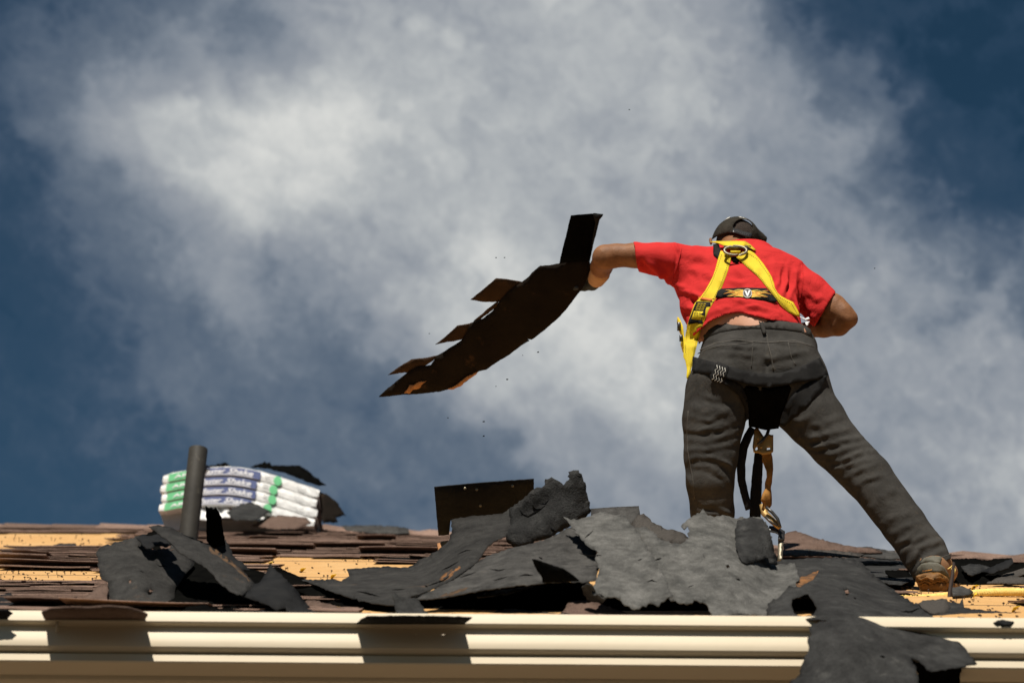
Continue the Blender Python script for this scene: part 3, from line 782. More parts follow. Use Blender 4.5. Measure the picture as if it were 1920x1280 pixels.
# ================================================================== torn felt and shingles on the slope
FC = 'roofing felt'
S('roofing_felt', [(180, 1034), (189, 1025), (225, 1014), (262, 1003), (268, 1022), (272, 1027), (285, 1029), (319, 1027), (326, 1008), (345, 1018), (360, 1040), (364, 1059), (349, 1074), (330, 1100), (322, 1137), (300, 1149), (277, 1149), (240, 1139), (204, 1134), (202, 1089), (187, 1079), (184, 1062)],
  [(182, 1034, 5.55), (262, 1003, 5.72), (360, 1040, 5.75), (204, 1134, 5.22), (300, 1149, 5.12), (330, 1100, 5.42), (250, 1080, 5.33)], M['felt_rust'], 'dark grey felt flap standing up at the left, nail holes through it', FC, jit=2.4, wob=.008,
  holes=[[(241, 1087), (244, 1084), (247, 1089), (244, 1093)], [(276, 1109), (282, 1103), (288, 1105), (284, 1113), (278, 1114)]])
S('roofing_felt', [(279, 986), (300, 984), (322, 988), (360, 1010), (386, 1019), (405, 1030), (424, 1044), (450, 1062), (478, 1094), (468, 1106), (454, 1115), (435, 1109), (412, 1091), (390, 1066), (366, 1051), (338, 1036), (319, 1016), (296, 999)],
  [(279, 986, 5.55), (360, 1010, 5.45), (478, 1094, 5.20), (454, 1115, 5.05), (366, 1051, 5.22), (319, 1016, 5.35), (424, 1044, 5.36)], M['felt_rust'], 'long curled felt strip crossing in front of the vent pipe foot', FC, wob=.006)
S('roofing_felt', [(386, 948), (392, 953), (397, 951), (401, 955), (405, 951), (416, 969), (417, 985), (422, 1014), (428, 1046), (398, 1030), (388, 1014)],
  [(386, 948, 5.50), (405, 951, 5.52), (388, 1014, 5.62), (428, 1046, 5.72)], M['black'], 'narrow black felt splinter standing upright right of the vent pipe', FC, jit=1.0, res=9)
# black hollow behind the curled strips: an added sheet with the shade painted black
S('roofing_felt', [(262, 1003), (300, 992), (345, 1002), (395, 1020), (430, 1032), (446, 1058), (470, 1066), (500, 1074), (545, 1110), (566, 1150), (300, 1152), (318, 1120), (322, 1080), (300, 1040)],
  [(262, 1003, 5.85), (430, 1032, 5.9), (545, 1110, 5.30), (566, 1150, 5.03), (300, 1152, 5.04), (330, 1080, 5.60), (440, 1150, 5.03)], M['black'], 'black sheet painted as the shaded hollow behind the curled strip', FC, wob=.006)
S('roofing_felt', [(452, 1116), (470, 1103), (478, 1094), (488, 1090), (499, 1073), (502, 1066), (506, 1056), (516, 1066), (530, 1080), (548, 1096), (563, 1115), (575, 1130), (588, 1153), (543, 1153), (536, 1138), (520, 1143), (500, 1132), (470, 1122)],
  [(452, 1116, 5.08), (506, 1056, 5.38), (588, 1153, 5.06), (536, 1138, 4.99), (530, 1085, 5.16), (470, 1122, 5.02)], M['felt_dark'], 'small curled grey felt piece with a torn point beside the left strip', FC, jit=1.4, wob=.01, wscale=.05)
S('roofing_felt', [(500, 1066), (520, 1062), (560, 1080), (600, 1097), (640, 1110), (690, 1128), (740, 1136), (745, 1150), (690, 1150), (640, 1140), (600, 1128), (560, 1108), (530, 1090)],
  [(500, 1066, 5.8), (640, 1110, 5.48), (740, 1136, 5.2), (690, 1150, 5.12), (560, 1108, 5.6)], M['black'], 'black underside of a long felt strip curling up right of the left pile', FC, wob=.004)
S('roofing_felt', [(560, 1084), (600, 1086), (627, 1085), (640, 1089), (655, 1079), (650, 1066), (700, 1062), (765, 1063), (795, 1045), (815, 1035), (842, 1012), (848, 990), (845, 972), (900, 966), (943, 962), (956, 952), (958, 968), (958, 985), (948, 1005), (930, 1013), (915, 1022), (902, 1043), (888, 1058), (870, 1070), (838, 1092), (808, 1104), (780, 1115), (750, 1124), (738, 1134), (700, 1130), (660, 1121), (620, 1107), (590, 1095)],
  [(560, 1084, 5.75), (650, 1066, 5.9), (765, 1063, 5.9), (845, 972, 6.1), (956, 952, 6.05), (958, 985, 5.85), (902, 1043, 5.50), (838, 1092, 5.25), (738, 1134, 5.05), (640, 1112, 5.32), (750, 1090, 5.45)], M['felt_rust'],
  'big sweeping dark felt sheet rising from the left bare boards to the middle', FC, jit=1.6, wob=.010, crease=[([(830, 1085), (870, 1050), (905, 1010)], 6, -.02), ([(700, 1110), (800, 1075), (850, 1030)], 14, .02)])
S('roofing_felt', [(808, 1107), (830, 1096), (845, 1085), (862, 1074), (880, 1062), (905, 1047), (922, 1038), (965, 1025), (1000, 1018), (1030, 1008), (1062, 990), (1088, 985), (1110, 1010), (1124, 1050), (1118, 1085), (1100, 1091), (1060, 1089), (1010, 1093), (950, 1099), (900, 1106), (850, 1116), (800, 1123), (782, 1121)],
  [(782, 1121, 5.08), (845, 1085, 5.3), (922, 1038, 5.5), (1030, 1008, 5.55), (1088, 985, 5.6), (1124, 1050, 5.3), (1100, 1091, 5.13), (950, 1099, 5.05), (960, 1060, 5.28)], M['felt_mid'],
  'mid grey felt sheet in the middle with a rusty rubbed streak', FC, jit=1.2, wob=.009, crease=[([(930, 1080), (990, 1078), (1040, 1070)], 5, -.012), ([(990, 1040), (1060, 1050), (1110, 1040)], 10, .02)])
S('shingle_scrap', [(814, 913), (900, 905), (1001, 898), (1001, 915), (1004, 950), (960, 985), (880, 990), (845, 975), (842, 1002), (822, 1004), (818, 960)],
  [(814, 913, 6.02), (1001, 898, 5.98), (820, 1004, 6.22), (1004, 950, 6.10)], M['felt_dark'], 'straight edged black sheet standing up behind the middle of the pile', 'roofing sheet', jit=.3, wob=.002, res=14)
S('splinter', [(820, 1018), (840, 1012), (845, 1022), (838, 1028), (821, 1030)], [(820, 1018, 6.2), (845, 1015, 6.2), (830, 1030, 6.15)], M['edgewood'], 'small orange brown wood splinter left of the standing black sheet', 'wood splinter', res=5, thick=.008)
S('roofing_felt', [(1002, 916), (1019, 911), (1021, 903), (1034, 894), (1045, 900), (1057, 909), (1068, 896), (1066, 884), (1075, 881), (1085, 881), (1092, 893), (1098, 905), (1101, 925), (1106, 946), (1107, 961), (1085, 980), (1062, 990), (1047, 997), (1029, 1010), (990, 1020), (965, 1027), (950, 1014), (948, 1002), (957, 984), (954, 954), (965, 945), (978, 937)],
  [(1002, 916, 5.70), (1034, 894, 5.69), (1085, 881, 5.69), (1107, 961, 5.74), (965, 1027, 5.74), (954, 954, 5.76), (1029, 1010, 5.72), (1030, 950, 5.71)], M['felt'],
  'ragged dark felt piece standing tallest on the pile, two torn horns', FC, jit=2.0, wob=.004, wscale=.04, crease=[([(975, 968), (1000, 955), (1022, 945)], 4, .012), ([(960, 1000), (1010, 990), (1050, 960)], 18, -.012)])
S('shingle_scrap', [(1108, 953), (1150, 950), (1198, 948), (1200, 964), (1192, 980), (1160, 990), (1108, 985)], [(1108, 953, 6.3), (1198, 948, 6.3), (1150, 990, 6.2)], M['felt_mid'], 'flat grey sheet corner showing behind the pale felt', 'roofing sheet', jit=.4, wob=.002)
S('shingle_scrap', [(1183, 982), (1194, 966), (1207, 962), (1214, 968), (1222, 978), (1240, 985), (1250, 992), (1262, 992), (1280, 998), (1292, 1008), (1290, 1018), (1270, 1020), (1240, 1012), (1210, 1002)],
  [(1183, 982, 5.9), (1207, 962, 6.0), (1290, 1003, 5.9), (1240, 1012, 5.7)], M['granule'], 'speckled black shingle bit curling up between the two pale sheets', 'shingle scrap', jit=1.5, wob=.02, wscale=.07, res=8)
S('roofing_felt', [(1290, 985), (1283, 992), (1277, 985), (1288, 974), (1300, 966), (1312, 962), (1318, 953), (1327, 966), (1340, 969), (1360, 966), (1380, 972), (1392, 968), (1400, 971), (1412, 968), (1430, 972), (1440, 985), (1448, 1015), (1458, 1058), (1490, 1055), (1500, 1085), (1480, 1110), (1462, 1118), (1445, 1140), (1440, 1157), (1415, 1152), (1390, 1149), (1372, 1157), (1362, 1164), (1345, 1162), (1337, 1160), (1332, 1146), (1322, 1130), (1305, 1124), (1290, 1132), (1270, 1128), (1255, 1122), (1240, 1100), (1225, 1060), (1205, 1015), (1190, 988), (1205, 987), (1225, 996), (1240, 1012), (1262, 1018), (1280, 1017), (1292, 1008)],
  [(1190, 988, 5.50), (1320, 958, 5.64), (1430, 972, 5.72), (1458, 1058, 5.5), (1490, 1075, 5.35), (1440, 1157, 5.05), (1345, 1162, 4.99), (1255, 1122, 5.06), (1300, 1060, 5.27), (1400, 1060, 5.30), (1225, 1060, 5.24)], M['felt_pale'],
  'large pale weathered felt sheet in front of the worker\'s left leg', FC, jit=2.4, wob=.010, holes=[[(1361, 1059), (1366, 1057), (1369, 1062), (1364, 1065)]], crease=[([(1225, 1050), (1240, 1048)], 3, .01), ([(1385, 975), (1380, 1020), (1400, 1060)], 16, .02)])
S('roofing_felt', [(1056, 967), (1068, 973), (1080, 974), (1095, 970), (1110, 966), (1125, 959), (1150, 964), (1172, 966), (1180, 975), (1190, 988), (1205, 1012), (1228, 1048), (1246, 1082), (1262, 1115), (1250, 1120), (1235, 1135), (1220, 1130), (1205, 1134), (1190, 1142), (1176, 1134), (1165, 1125), (1150, 1118), (1135, 1120), (1124, 1112), (1113, 1115), (1112, 1100), (1118, 1085), (1124, 1065), (1116, 1045), (1122, 1035), (1105, 1025), (1088, 1008), (1075, 990)],
  [(1056, 967, 5.52), (1125, 959, 5.55), (1190, 988, 5.42), (1262, 1115, 5.0), (1190, 1142, 4.97), (1113, 1115, 5.0), (1088, 1008, 5.36), (1180, 1060, 5.17)], M['felt_pale'],
  'palest weathered felt sheet in the middle, ragged lower edge with torn teeth', FC, jit=2.6, wob=.010, crease=[([(1100, 1040), (1122, 1038)], 4, -.02), ([(1092, 1005), (1110, 992)], 3, -.015)])
S('roofing_felt', [(1382, 975), (1412, 969), (1431, 973), (1443, 992), (1450, 1022), (1458, 1058), (1445, 1056), (1440, 1045), (1425, 1050), (1400, 1056), (1388, 1046), (1380, 1025), (1378, 1000)],
  [(1382, 975, 5.58), (1431, 973, 5.52), (1458, 1058, 5.44), (1388, 1046, 5.33), (1440, 1015, 5.46)], M['felt'], 'dark sheet painted as the shadow on the top right of the large pale sheet', FC, jit=1.6, wob=.004)  # cast shadow on the pale felt, laid on as a darker sheet
S('roofing_felt', [(1455, 1052), (1480, 1048), (1530, 1045), (1560, 1046), (1595, 1047), (1612, 1050), (1640, 1078), (1665, 1098), (1690, 1115), (1712, 1128), (1726, 1140), (1745, 1152), (1762, 1170), (1785, 1190), (1806, 1210), (1832, 1243), (1795, 1250), (1745, 1258), (1736, 1250), (1722, 1236), (1705, 1232), (1718, 1250), (1722, 1268), (1724, 1300), (1460, 1300), (1478, 1282), (1500, 1262), (1506, 1240), (1516, 1218), (1514, 1198), (1520, 1192), (1516, 1175), (1535, 1165), (1560, 1163), (1530, 1160), (1500, 1162), (1462, 1161), (1436, 1160), (1440, 1130), (1462, 1118), (1486, 1090), (1470, 1070)],
  [(1455, 1052, 5.7), (1600, 1048, 5.85), (1665, 1098, 5.5), (1740, 1150, 5.1), (1832, 1243, 4.72), (1745, 1258, 4.66), (1600, 1300, 4.55), (1460, 1300, 4.62), (1516, 1200, 4.72), (1560, 1163, 4.80), (1440, 1158, 4.98), (1486, 1090, 5.32), (1620, 1170, 4.80), (1600, 1110, 5.2)], M['felt'],
  'huge dark felt sheet hanging over the gutter at the right', FC, jit=2.0, wob=.008, holes=[[(1485, 1122), (1500, 1118), (1515, 1112), (1526, 1128), (1532, 1140), (1525, 1152), (1505, 1155), (1490, 1150), (1484, 1135)], [(1582, 1105), (1590, 1103), (1594, 1110), (1588, 1116)]],
  crease=[([(1600, 1050), (1700, 1160), (1790, 1250)], 30, -.02)])
S('roofing_felt', [(1706, 1236), (1736, 1248), (1750, 1255), (1804, 1246), (1800, 1262), (1800, 1300), (1715, 1300), (1722, 1262)], [(1706, 1236, 4.80), (1804, 1246, 4.84), (1760, 1300, 4.95)], M['black'], 'black underside folding out below the tip of the hanging sheet', FC, jit=1.5)
S('roofing_felt', [(1455, 1108), (1480, 1100), (1530, 1104), (1545, 1130), (1540, 1162), (1460, 1160), (1448, 1135)], [(1455, 1108, 5.5), (1530, 1104, 5.55), (1500, 1160, 5.2)], M['black'], 'black layer painted as the shade in the big hole of the hanging sheet', FC, res=10)  # darkness inside the hole, painted as a black layer
# dark hollow under the middle sheets: shade put in as a black sheet
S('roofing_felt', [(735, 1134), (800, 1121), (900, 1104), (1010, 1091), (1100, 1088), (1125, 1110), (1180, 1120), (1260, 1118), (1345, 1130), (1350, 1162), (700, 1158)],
  [(735, 1134, 5.30), (1010, 1091, 5.6), (1260, 1118, 5.45), (1350, 1162, 5.12), (700, 1158, 5.10), (1010, 1155, 5.12)], M['black'], 'black sheet painted as the shadow under the middle sheets, above the gutter', FC, wob=.004)
S('roofing_felt', [(997, 1048), (1010, 1051), (1025, 1056), (1045, 1062), (1060, 1069), (1075, 1079), (1086, 1089), (1050, 1091), (1017, 1092), (1015, 1080), (1006, 1068)],
  [(997, 1048, 4.98), (1086, 1089, 4.96), (1017, 1092, 5.02)], M['black'], 'curved black shard sticking up in front of the mid grey sheet', FC, jit=.5, res=8)
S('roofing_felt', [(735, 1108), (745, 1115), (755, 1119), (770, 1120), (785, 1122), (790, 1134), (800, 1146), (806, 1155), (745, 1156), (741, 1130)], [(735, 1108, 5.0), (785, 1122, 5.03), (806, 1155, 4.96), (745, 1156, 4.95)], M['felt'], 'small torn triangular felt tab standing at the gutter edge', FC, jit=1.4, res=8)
S('roofing_felt', [(893, 1116), (930, 1106), (975, 1100), (1000, 1098), (960, 1110), (925, 1116), (895, 1119)], [(893, 1116, 5.2), (1000, 1098, 5.3), (925, 1117, 5.15)], M['felt'], 'thin grey felt sliver catching light in the dark middle hollow', FC, jit=1.2, res=7)
S('roofing_felt', [(918, 1155), (930, 1144), (960, 1140), (1050, 1150), (1105, 1156), (1105, 1160), (918, 1160)], [(918, 1155, 5.05), (960, 1140, 5.2), (1105, 1160, 5.0)], M['felt_mid'], 'low grey felt strip resting behind the gutter rim in the middle', FC, res=8)
S('shingle_scrap', [(1048, 1150), (1058, 1142), (1066, 1126), (1090, 1124), (1130, 1132), (1170, 1146), (1190, 1158), (1100, 1160), (1060, 1158)], [(1048, 1150, 5.03), (1090, 1124, 5.2), (1190, 1158, 5.0)], M['shingle'], 'brown shingle piece lying behind the gutter rim in the middle', 'shingle scrap', res=8)
S('roofing_felt', [(1090, 1100), (1100, 1094), (1110, 1096), (1116, 1112), (1135, 1124), (1130, 1130), (1105, 1126), (1094, 1115)], [(1090, 1100, 5.05), (1116, 1112, 5.02), (1130, 1130, 5.04)], M['felt_mid'], 'little grey felt tatter hanging left below the palest sheet', FC, jit=1.6, res=6)
S('roofing_felt', [(1360, 1160), (1372, 1152), (1390, 1149), (1405, 1153), (1412, 1160), (1400, 1164), (1365, 1164)], [(1360, 1160, 4.97), (1390, 1149, 5.0), (1412, 1160, 4.97)], M['felt'], 'small dark felt tatter on the gutter rim below the large pale sheet', FC, jit=1.0, res=6)
S('roofing_felt', [(402, 1016), (410, 1020), (424, 1010), (430, 1022), (436, 1040), (447, 1050), (462, 1060), (470, 1068), (448, 1066), (424, 1050), (410, 1034)], [(402, 1016, 5.68), (424, 1010, 5.70), (470, 1068, 5.52), (424, 1050, 5.56)], M['felt_dark'], 'ragged dark felt hump between the upright splinter and the curled strip', FC, jit=2.2, res=7)
S('roofing_felt', [(256, 1006), (268, 1001), (280, 1004), (296, 1000), (318, 1006), (328, 1016), (314, 1024), (296, 1021), (284, 1028), (268, 1022)], [(256, 1006, 5.60), (328, 1016, 5.62), (284, 1028, 5.50)], M['felt_dark'], 'crumpled dark scrap tucked between the standing flap and the curled strip', FC, jit=2.4, res=6)
S('shingle_scrap', [(300, 1024), (316, 1021), (330, 1026), (322, 1031), (304, 1030)], [(300, 1024, 5.75), (330, 1026, 5.75), (304, 1030, 5.7)], M['shingle'], 'sliver of brown shingle seen over the top of the standing flap', 'shingle scrap', jit=1.2, res=6)
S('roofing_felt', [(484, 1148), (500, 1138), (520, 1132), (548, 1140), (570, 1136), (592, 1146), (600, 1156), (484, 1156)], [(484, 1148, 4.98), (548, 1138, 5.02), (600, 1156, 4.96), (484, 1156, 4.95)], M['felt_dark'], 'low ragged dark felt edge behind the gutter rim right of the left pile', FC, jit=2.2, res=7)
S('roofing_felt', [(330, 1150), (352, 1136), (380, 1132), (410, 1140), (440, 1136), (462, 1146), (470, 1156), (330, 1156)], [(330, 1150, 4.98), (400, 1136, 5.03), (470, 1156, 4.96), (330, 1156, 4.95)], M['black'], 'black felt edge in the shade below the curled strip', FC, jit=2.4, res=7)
# flaps that reach over the gutter and throw shadows on it
S('shingle_scrap', [(78, 1149), (95, 1142), (130, 1140), (165, 1141), (203, 1138), (240, 1141), (262, 1147), (277, 1154), (272, 1161), (235, 1161), (180, 1161), (120, 1161), (84, 1161)],
  lambda x_, y_: 4.866 - (1161 - np.asarray(y_)) * .0112, M['shingle'], 'brown shingle flap reaching over the gutter at the left', 'shingle scrap', jit=.5, wob=.0, thick=.006)
S('roofing_felt', [(668, 1170), (676, 1162), (688, 1156), (760, 1155), (830, 1156), (885, 1158), (870, 1170), (790, 1170), (735, 1170), (700, 1170)],
  lambda x_, y_: 4.866 - (1170 - np.asarray(y_)) * .0140, M['felt_dark'], 'dark felt flap reaching over the gutter rim in the middle', FC, jit=.5, wob=.0)
S('roofing_felt', [(0, 1150), (-60, 1143), (14, 1144), (24, 1150), (10, 1162), (-60, 1162)],
  lambda x_, y_: 4.866 - (1162 - np.asarray(y_)) * .0022, M['felt_dark'], 'small dark felt corner over the gutter at the left picture edge', FC, jit=1.2, wob=0)
S('shingle_scrap', [(150, 1140), (160, 1118), (185, 1098), (200, 1091), (202, 1110), (201, 1134), (175, 1138)], [(150, 1140, 5.1), (200, 1091, 5.35), (201, 1134, 5.12)], M['shingle'], 'brown granule shingle corner left of the standing felt flap', 'shingle scrap', res=8, thick=.006)
S('roofing_felt', [(-20, 1120), (20, 1110), (30, 1122), (60, 1124), (75, 1120), (80, 1128), (110, 1120), (145, 1118), (140, 1128), (125, 1136), (60, 1140), (-20, 1142)], [(-20, 1120, 5.35), (145, 1118, 5.35), (60, 1140, 5.12)], M['felt_dark'], 'ragged dark felt strip lying on the shingles at the far left', FC, jit=1.6)
S('roofing_felt', [(-20, 1130), (30, 1137), (90, 1139), (140, 1138), (200, 1136), (260, 1146), (280, 1152), (280, 1158), (-20, 1158)], [(-20, 1130, 5.25), (280, 1158, 4.99), (100, 1158, 5.0)], M['felt_dark'], 'dark felt layer under the shingles along the left eave', FC, jit=1.0)
S('roofing_felt', [(595, 1150), (560, 1130), (590, 1124), (640, 1138), (680, 1148), (720, 1150), (720, 1157), (590, 1157)], [(595, 1150, 5.1), (590, 1124, 5.25), (720, 1157, 5.0)], M['shingle'], 'low shingle layer beneath the black curling strip', FC)
# right side
S('roofing_felt', [(1478, 1049), (1530, 1046), (1600, 1044), (1690, 1050), (1700, 1062), (1712, 1085), (1690, 1096), (1600, 1085), (1480, 1080)], [(1478, 1049, ('r', .03)), (1690, 1050, ('r', .03)), (1690, 1096, ('r', .03)), (1480, 1080, ('r', .03))], M['felt'], 'flat dark felt course on the slope behind the worker\'s right leg', FC, wob=.0)
for i, (o_, d_, mt_, lb) in enumerate([
  ([(1462, 1002), (1475, 998), (1492, 994), (1510, 1000), (1530, 1008), (1560, 1016), (1600, 1024), (1640, 1028), (1655, 1035), (1600, 1036), (1540, 1030), (1470, 1030)], [(1462, 1012, 7.6), (1495, 994, 7.8), (1655, 1035, 7.6), (1540, 1030, 7.3)], 'shingle', 'brown shingle sheet lifted to a point right of the lanyard hook'),
  ([(1465, 1030), (1500, 1029), (1560, 1030), (1620, 1038), (1610, 1043), (1540, 1040), (1465, 1040)], [(1465, 1030, 7.2), (1620, 1038, 7.2), (1540, 1042, 6.95)], 'granule', 'thin dark shingle edge below the lifted brown sheet'),
  ([(1600, 1026), (1625, 1024), (1660, 1030), (1690, 1036), (1700, 1048), (1650, 1046), (1610, 1040)], [(1600, 1026, 7.7), (1700, 1040, 7.7), (1650, 1047, 7.4)], 'felt_mid', 'grey sheet edge on the skyline left of the right boot'),
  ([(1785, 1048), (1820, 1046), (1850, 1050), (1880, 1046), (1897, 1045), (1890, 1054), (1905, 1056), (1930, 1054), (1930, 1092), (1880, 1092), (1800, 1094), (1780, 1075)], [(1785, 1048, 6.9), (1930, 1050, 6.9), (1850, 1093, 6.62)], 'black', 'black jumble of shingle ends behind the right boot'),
  ([(1802, 1060), (1822, 1056), (1850, 1060), (1870, 1068), (1845, 1070), (1822, 1078), (1808, 1070)], [(1802, 1060, 6.75), (1870, 1068, 6.75), (1822, 1078, 6.6)], 'felt', 'grey scrap lit within the black jumble by the right boot'),
  ([(1835, 1070), (1865, 1060), (1885, 1050), (1898, 1046), (1900, 1054), (1890, 1064), (1860, 1074)], [(1835, 1070, 6.7), (1898, 1046, 6.7), (1890, 1064, 6.62)], 'felt_dark', 'black torn shingle finger pointing up at the right'),
  ([(1875, 1080), (1895, 1058), (1930, 1055), (1930, 1072), (1905, 1080), (1885, 1090)], [(1875, 1080, 6.7), (1930, 1055, 6.9), (1885, 1090, 6.55)], 'granule', 'speckled granule piece at the right picture edge'),
  ([(1850, 1092), (1870, 1082), (1895, 1078), (1930, 1084), (1930, 1093)], [(1850, 1092, 6.5), (1895, 1078, 6.6), (1930, 1093, 6.5)], 'granule', 'lower speckled granule piece above the bare boards at the right'),
  ([(1660, 1068), (1700, 1070), (1712, 1078), (1716, 1092), (1700, 1095), (1670, 1088)], [(1660, 1068, 6.7), (1712, 1078, 6.7), (1700, 1095, 6.5)], 'black', 'black sheet painted as the shadow gap left of the right boot'),  # shadow between shingles, put in as a black sheet
  ([(1668, 1090), (1700, 1083), (1716, 1090), (1714, 1096), (1680, 1098)], [(1668, 1090, 6.4), (1716, 1090, 6.45), (1690, 1099, 6.35)], 'felt_mid', 'thin grey shingle edge left of the boot heel'),
  ([(1700, 1134), (1730, 1128), (1770, 1126), (1800, 1130), (1805, 1118), (1808, 1138), (1850, 1144), (1930, 1150), (1930, 1166), (1760, 1166), (1730, 1148)], [(1700, 1134, 5.35), (1800, 1128, 5.5), (1930, 1150, 5.25), (1760, 1166, 4.98)], 'felt', 'dark felt strip along the right eave below the boot'),
  ([(1722, 1130), (1740, 1124), (1775, 1122), (1782, 1135), (1778, 1146), (1755, 1150), (1735, 1142)], [(1722, 1130, 5.3), (1775, 1122, 5.5), (1755, 1150, 5.15)], 'granule', 'small speckled shingle heap under the boot heel'),
  ([(1862, 1166), (1870, 1162), (1900, 1162), (1902, 1170), (1885, 1173), (1870, 1170)], [(1862, 1166, 4.858), (1900, 1162, 4.862), (1885, 1173, 4.855)], 'felt_dark', 'small dark scrap on the gutter rim at the far right')]):
    S('shingle_scrap', o_, d_, M[mt_], lb, 'shingle scrap', jit=1.4, wob=.006, wscale=.06, res=8, thick=.005)
# loose shingle tabs strewn over the slope, single ones
for i, (a, b, w_, mt_, lb) in enumerate([(40, 1038, 60, 'shingle', 'brown shingle tab on the upper bare strip at the far left'), (100, 1021, 42, 'felt', 'dark tab on the upper bare boards at the left'),
      (640, 1036, 70, 'felt', 'grey felt tab on the brown slope right of the vent pipe'), (590, 1030, 50, 'shingle', 'brown tab tilted on the slope below the shingle packs'), (735, 1040, 60, 'felt_mid', 'grey tab lying left of the standing black sheet'),
      (700, 1048, 90, 'felt_dark', 'long dark tab edge above the middle bare boards'), (780, 1030, 44, 'shingle', 'lifted brown tab just left of the standing sheet'), (30, 1062, 60, 'shingle', 'brown tab resting above the lower bare strip')]):
    h = 4 + (i % 3) * 1.5; Yb = float(rh(a, b)) ; S('shingle_tab', [(a, b), (a + w_ * .3, b - h * .6), (a + w_, b - h * .5), (a + w_ * 1.05, b + 1), (a + w_ * .5, b + 3)],
      [(a, b, Yb * .985), (a + w_, b - h * .5, Yb * 1.005), (a + w_ * .5, b + 3, Yb * .96)], M[mt_], lb, 'shingle tab', jit=.8, wob=.01, wscale=.08, res=7, thick=.006, group='loose shingle tabs')
# rope over the bare boards
m = MB(); base = []
for i in range(60):
    t = i / 59; base.append(P(1640 + 330 * t, 1122 - 13 * t + 3 * math.sin(t * 7), 5.95 + .05 * math.sin(t * 4)))
for k in range(3):
    m.tube([p + .0075 * (math.cos(i * .85 + k * 2.094) * np.array((0, .5, .87)) + math.sin(i * .85 + k * 2.094) * np.array((0, -.87, .5))) for i, p in enumerate([base[0] + (base[-1] - base[0]) * 0 + np.array([np.interp(j / 3, range(60), [b[c] for b in base]) for c in range(3)]) - base[0] for j in range(178)])], .0068, 8)
tag(m.build('rope', M['rope']), 'twisted pale yellow rope lying on the bare boards by the right boot', 'rope')
for i, (a, b, s) in enumerate([(1828, 1100, 9), (1905, 1140, 10), (568, 1067, 6), (625, 1079, 6), (508, 1055, 4), (1768 + 60, 1145 - 30, 4)]):
    p = P(a, b, float(rh(a, b, .012))); k = s * mpp(p[1]) ; mm = MB()
    pts = [p + np.array((math.cos(t) * k * (.9 + .1 * (j % 2)), math.sin(t) * k * 1.4, .004 * math.sin(t * 2) + .008 * math.cos(t))) for j, t in enumerate(np.linspace(0, 2 * math.pi, 9)[:-1])]
    mm.add([p + np.array((0, 0, .004))] + pts, [(0, 1 + j, 1 + (j + 1) % 8) for j in range(8)])
    tag(solid(mm.build('fallen_leaf', M['leaf']), .0012), ['yellow leaf beside the toe of the right boot', 'yellow leaf low on the right bare boards', 'largest yellow leaf on the middle bare boards', 'yellow leaf at the right end of the middle bare boards', 'tiny yellow leaf at the top of the middle bare boards', 'tiny yellow leaf below the rope'][i], 'leaf', 'yellow leaves on the boards')

# rubbed patches, slits and nails on the sheets
def bv_of(o):
    me = o.data; w_ = world_of(o); return BVHTree.FromPolygons([x.co + w_ for x in me.vertices], [tuple(q.vertices) for q in me.polygons])
def lab_(key): return next(o for l, o in FELT.items() if l.startswith(key))
def slits(key, lst):
    o = lab_(key); b_ = bv_of(o)
    for pl, wd in lst:
        up_, dn_ = [], []
        pl = densify(pl, 3, .5, seed=len(pl), closed=False) + [np.array(pl[-1], float)]
        for i, q in enumerate(pl):
            t = i / (len(pl) - 1); h = wd * (.15 + math.sin(math.pi * min(t, .999)) * (.7 + .5 * random.random())) / 2; up_.append((q[0], q[1] - h)); dn_.append((q[0], q[1] + h))
        sheet('slit', up_ + dn_[::-1], on(b_, .0012), M['black'], .0006, 6, 0, 0, parent=o)
def patches(key, lst):
    o = lab_(key); b_ = bv_of(o)
    for pl, mt_ in lst: sheet('rubbed_patch', pl, on(b_, .001), M[mt_], .0005, 6, 1.8, 0, parent=o)
slits('mid grey felt sheet', [([(918, 1066), (935, 1069), (948, 1066)], 2.2), ([(925, 1087), (940, 1084), (952, 1080)], 2.0), ([(972, 1080), (985, 1077), (1000, 1078)], 2.6), ([(1010, 1044), (1018, 1047)], 3), ([(862, 1082), (880, 1076), (892, 1072)], 2)])
slits('big sweeping dark felt', [([(828, 1069), (846, 1060), (860, 1052)], 2.4), ([(800, 1098), (830, 1088), (850, 1074)], 3), ([(858, 1038), (872, 1032), (884, 1030)], 2), ([(796, 1097), (802, 1099)], 4), ([(670, 1108), (690, 1112), (712, 1118)], 3), ([(735, 1105), (760, 1104)], 2)])
slits('palest weathered', [([(1096, 1008), (1106, 1000), (1112, 994)], 2.6), ([(1086, 1036), (1104, 1042), (1128, 1040)], 3), ([(1213, 1090), (1222, 1087), (1232, 1090)], 2.4), ([(1196, 1050), (1204, 1047)], 2)])
slits('large pale weathered', [([(1225, 1050), (1232, 1048), (1240, 1046)], 3), ([(1380, 1084), (1388, 1087)], 3), ([(1290, 1100), (1300, 1096)], 1.6), ([(1318, 1038), (1322, 1046)], 1.6)])
slits('ragged dark felt piece', [([(976, 962), (990, 968), (1004, 960), (1022, 948)], 4), ([(998, 948), (1006, 956)], 2.6), ([(1032, 990), (1042, 996)], 3)])
slits('dark grey felt flap standing', [([(292, 1056), (300, 1061), (312, 1060)], 1.8), ([(262, 1070), (270, 1072)], 1.4)])
slits('huge dark felt', [([(1690, 1146), (1710, 1146), (1726, 1138)], 3.5), ([(1650, 1229), (1660, 1231)], 4), ([(1600, 1120), (1606, 1122)], 4)])
patches('big sweeping dark felt', [([(824, 1086), (834, 1074), (848, 1066), (862, 1060), (864, 1064), (850, 1074), (842, 1084), (830, 1089)], 'rust'), ([(848, 1088), (858, 1080), (864, 1076), (860, 1086)], 'rust')])
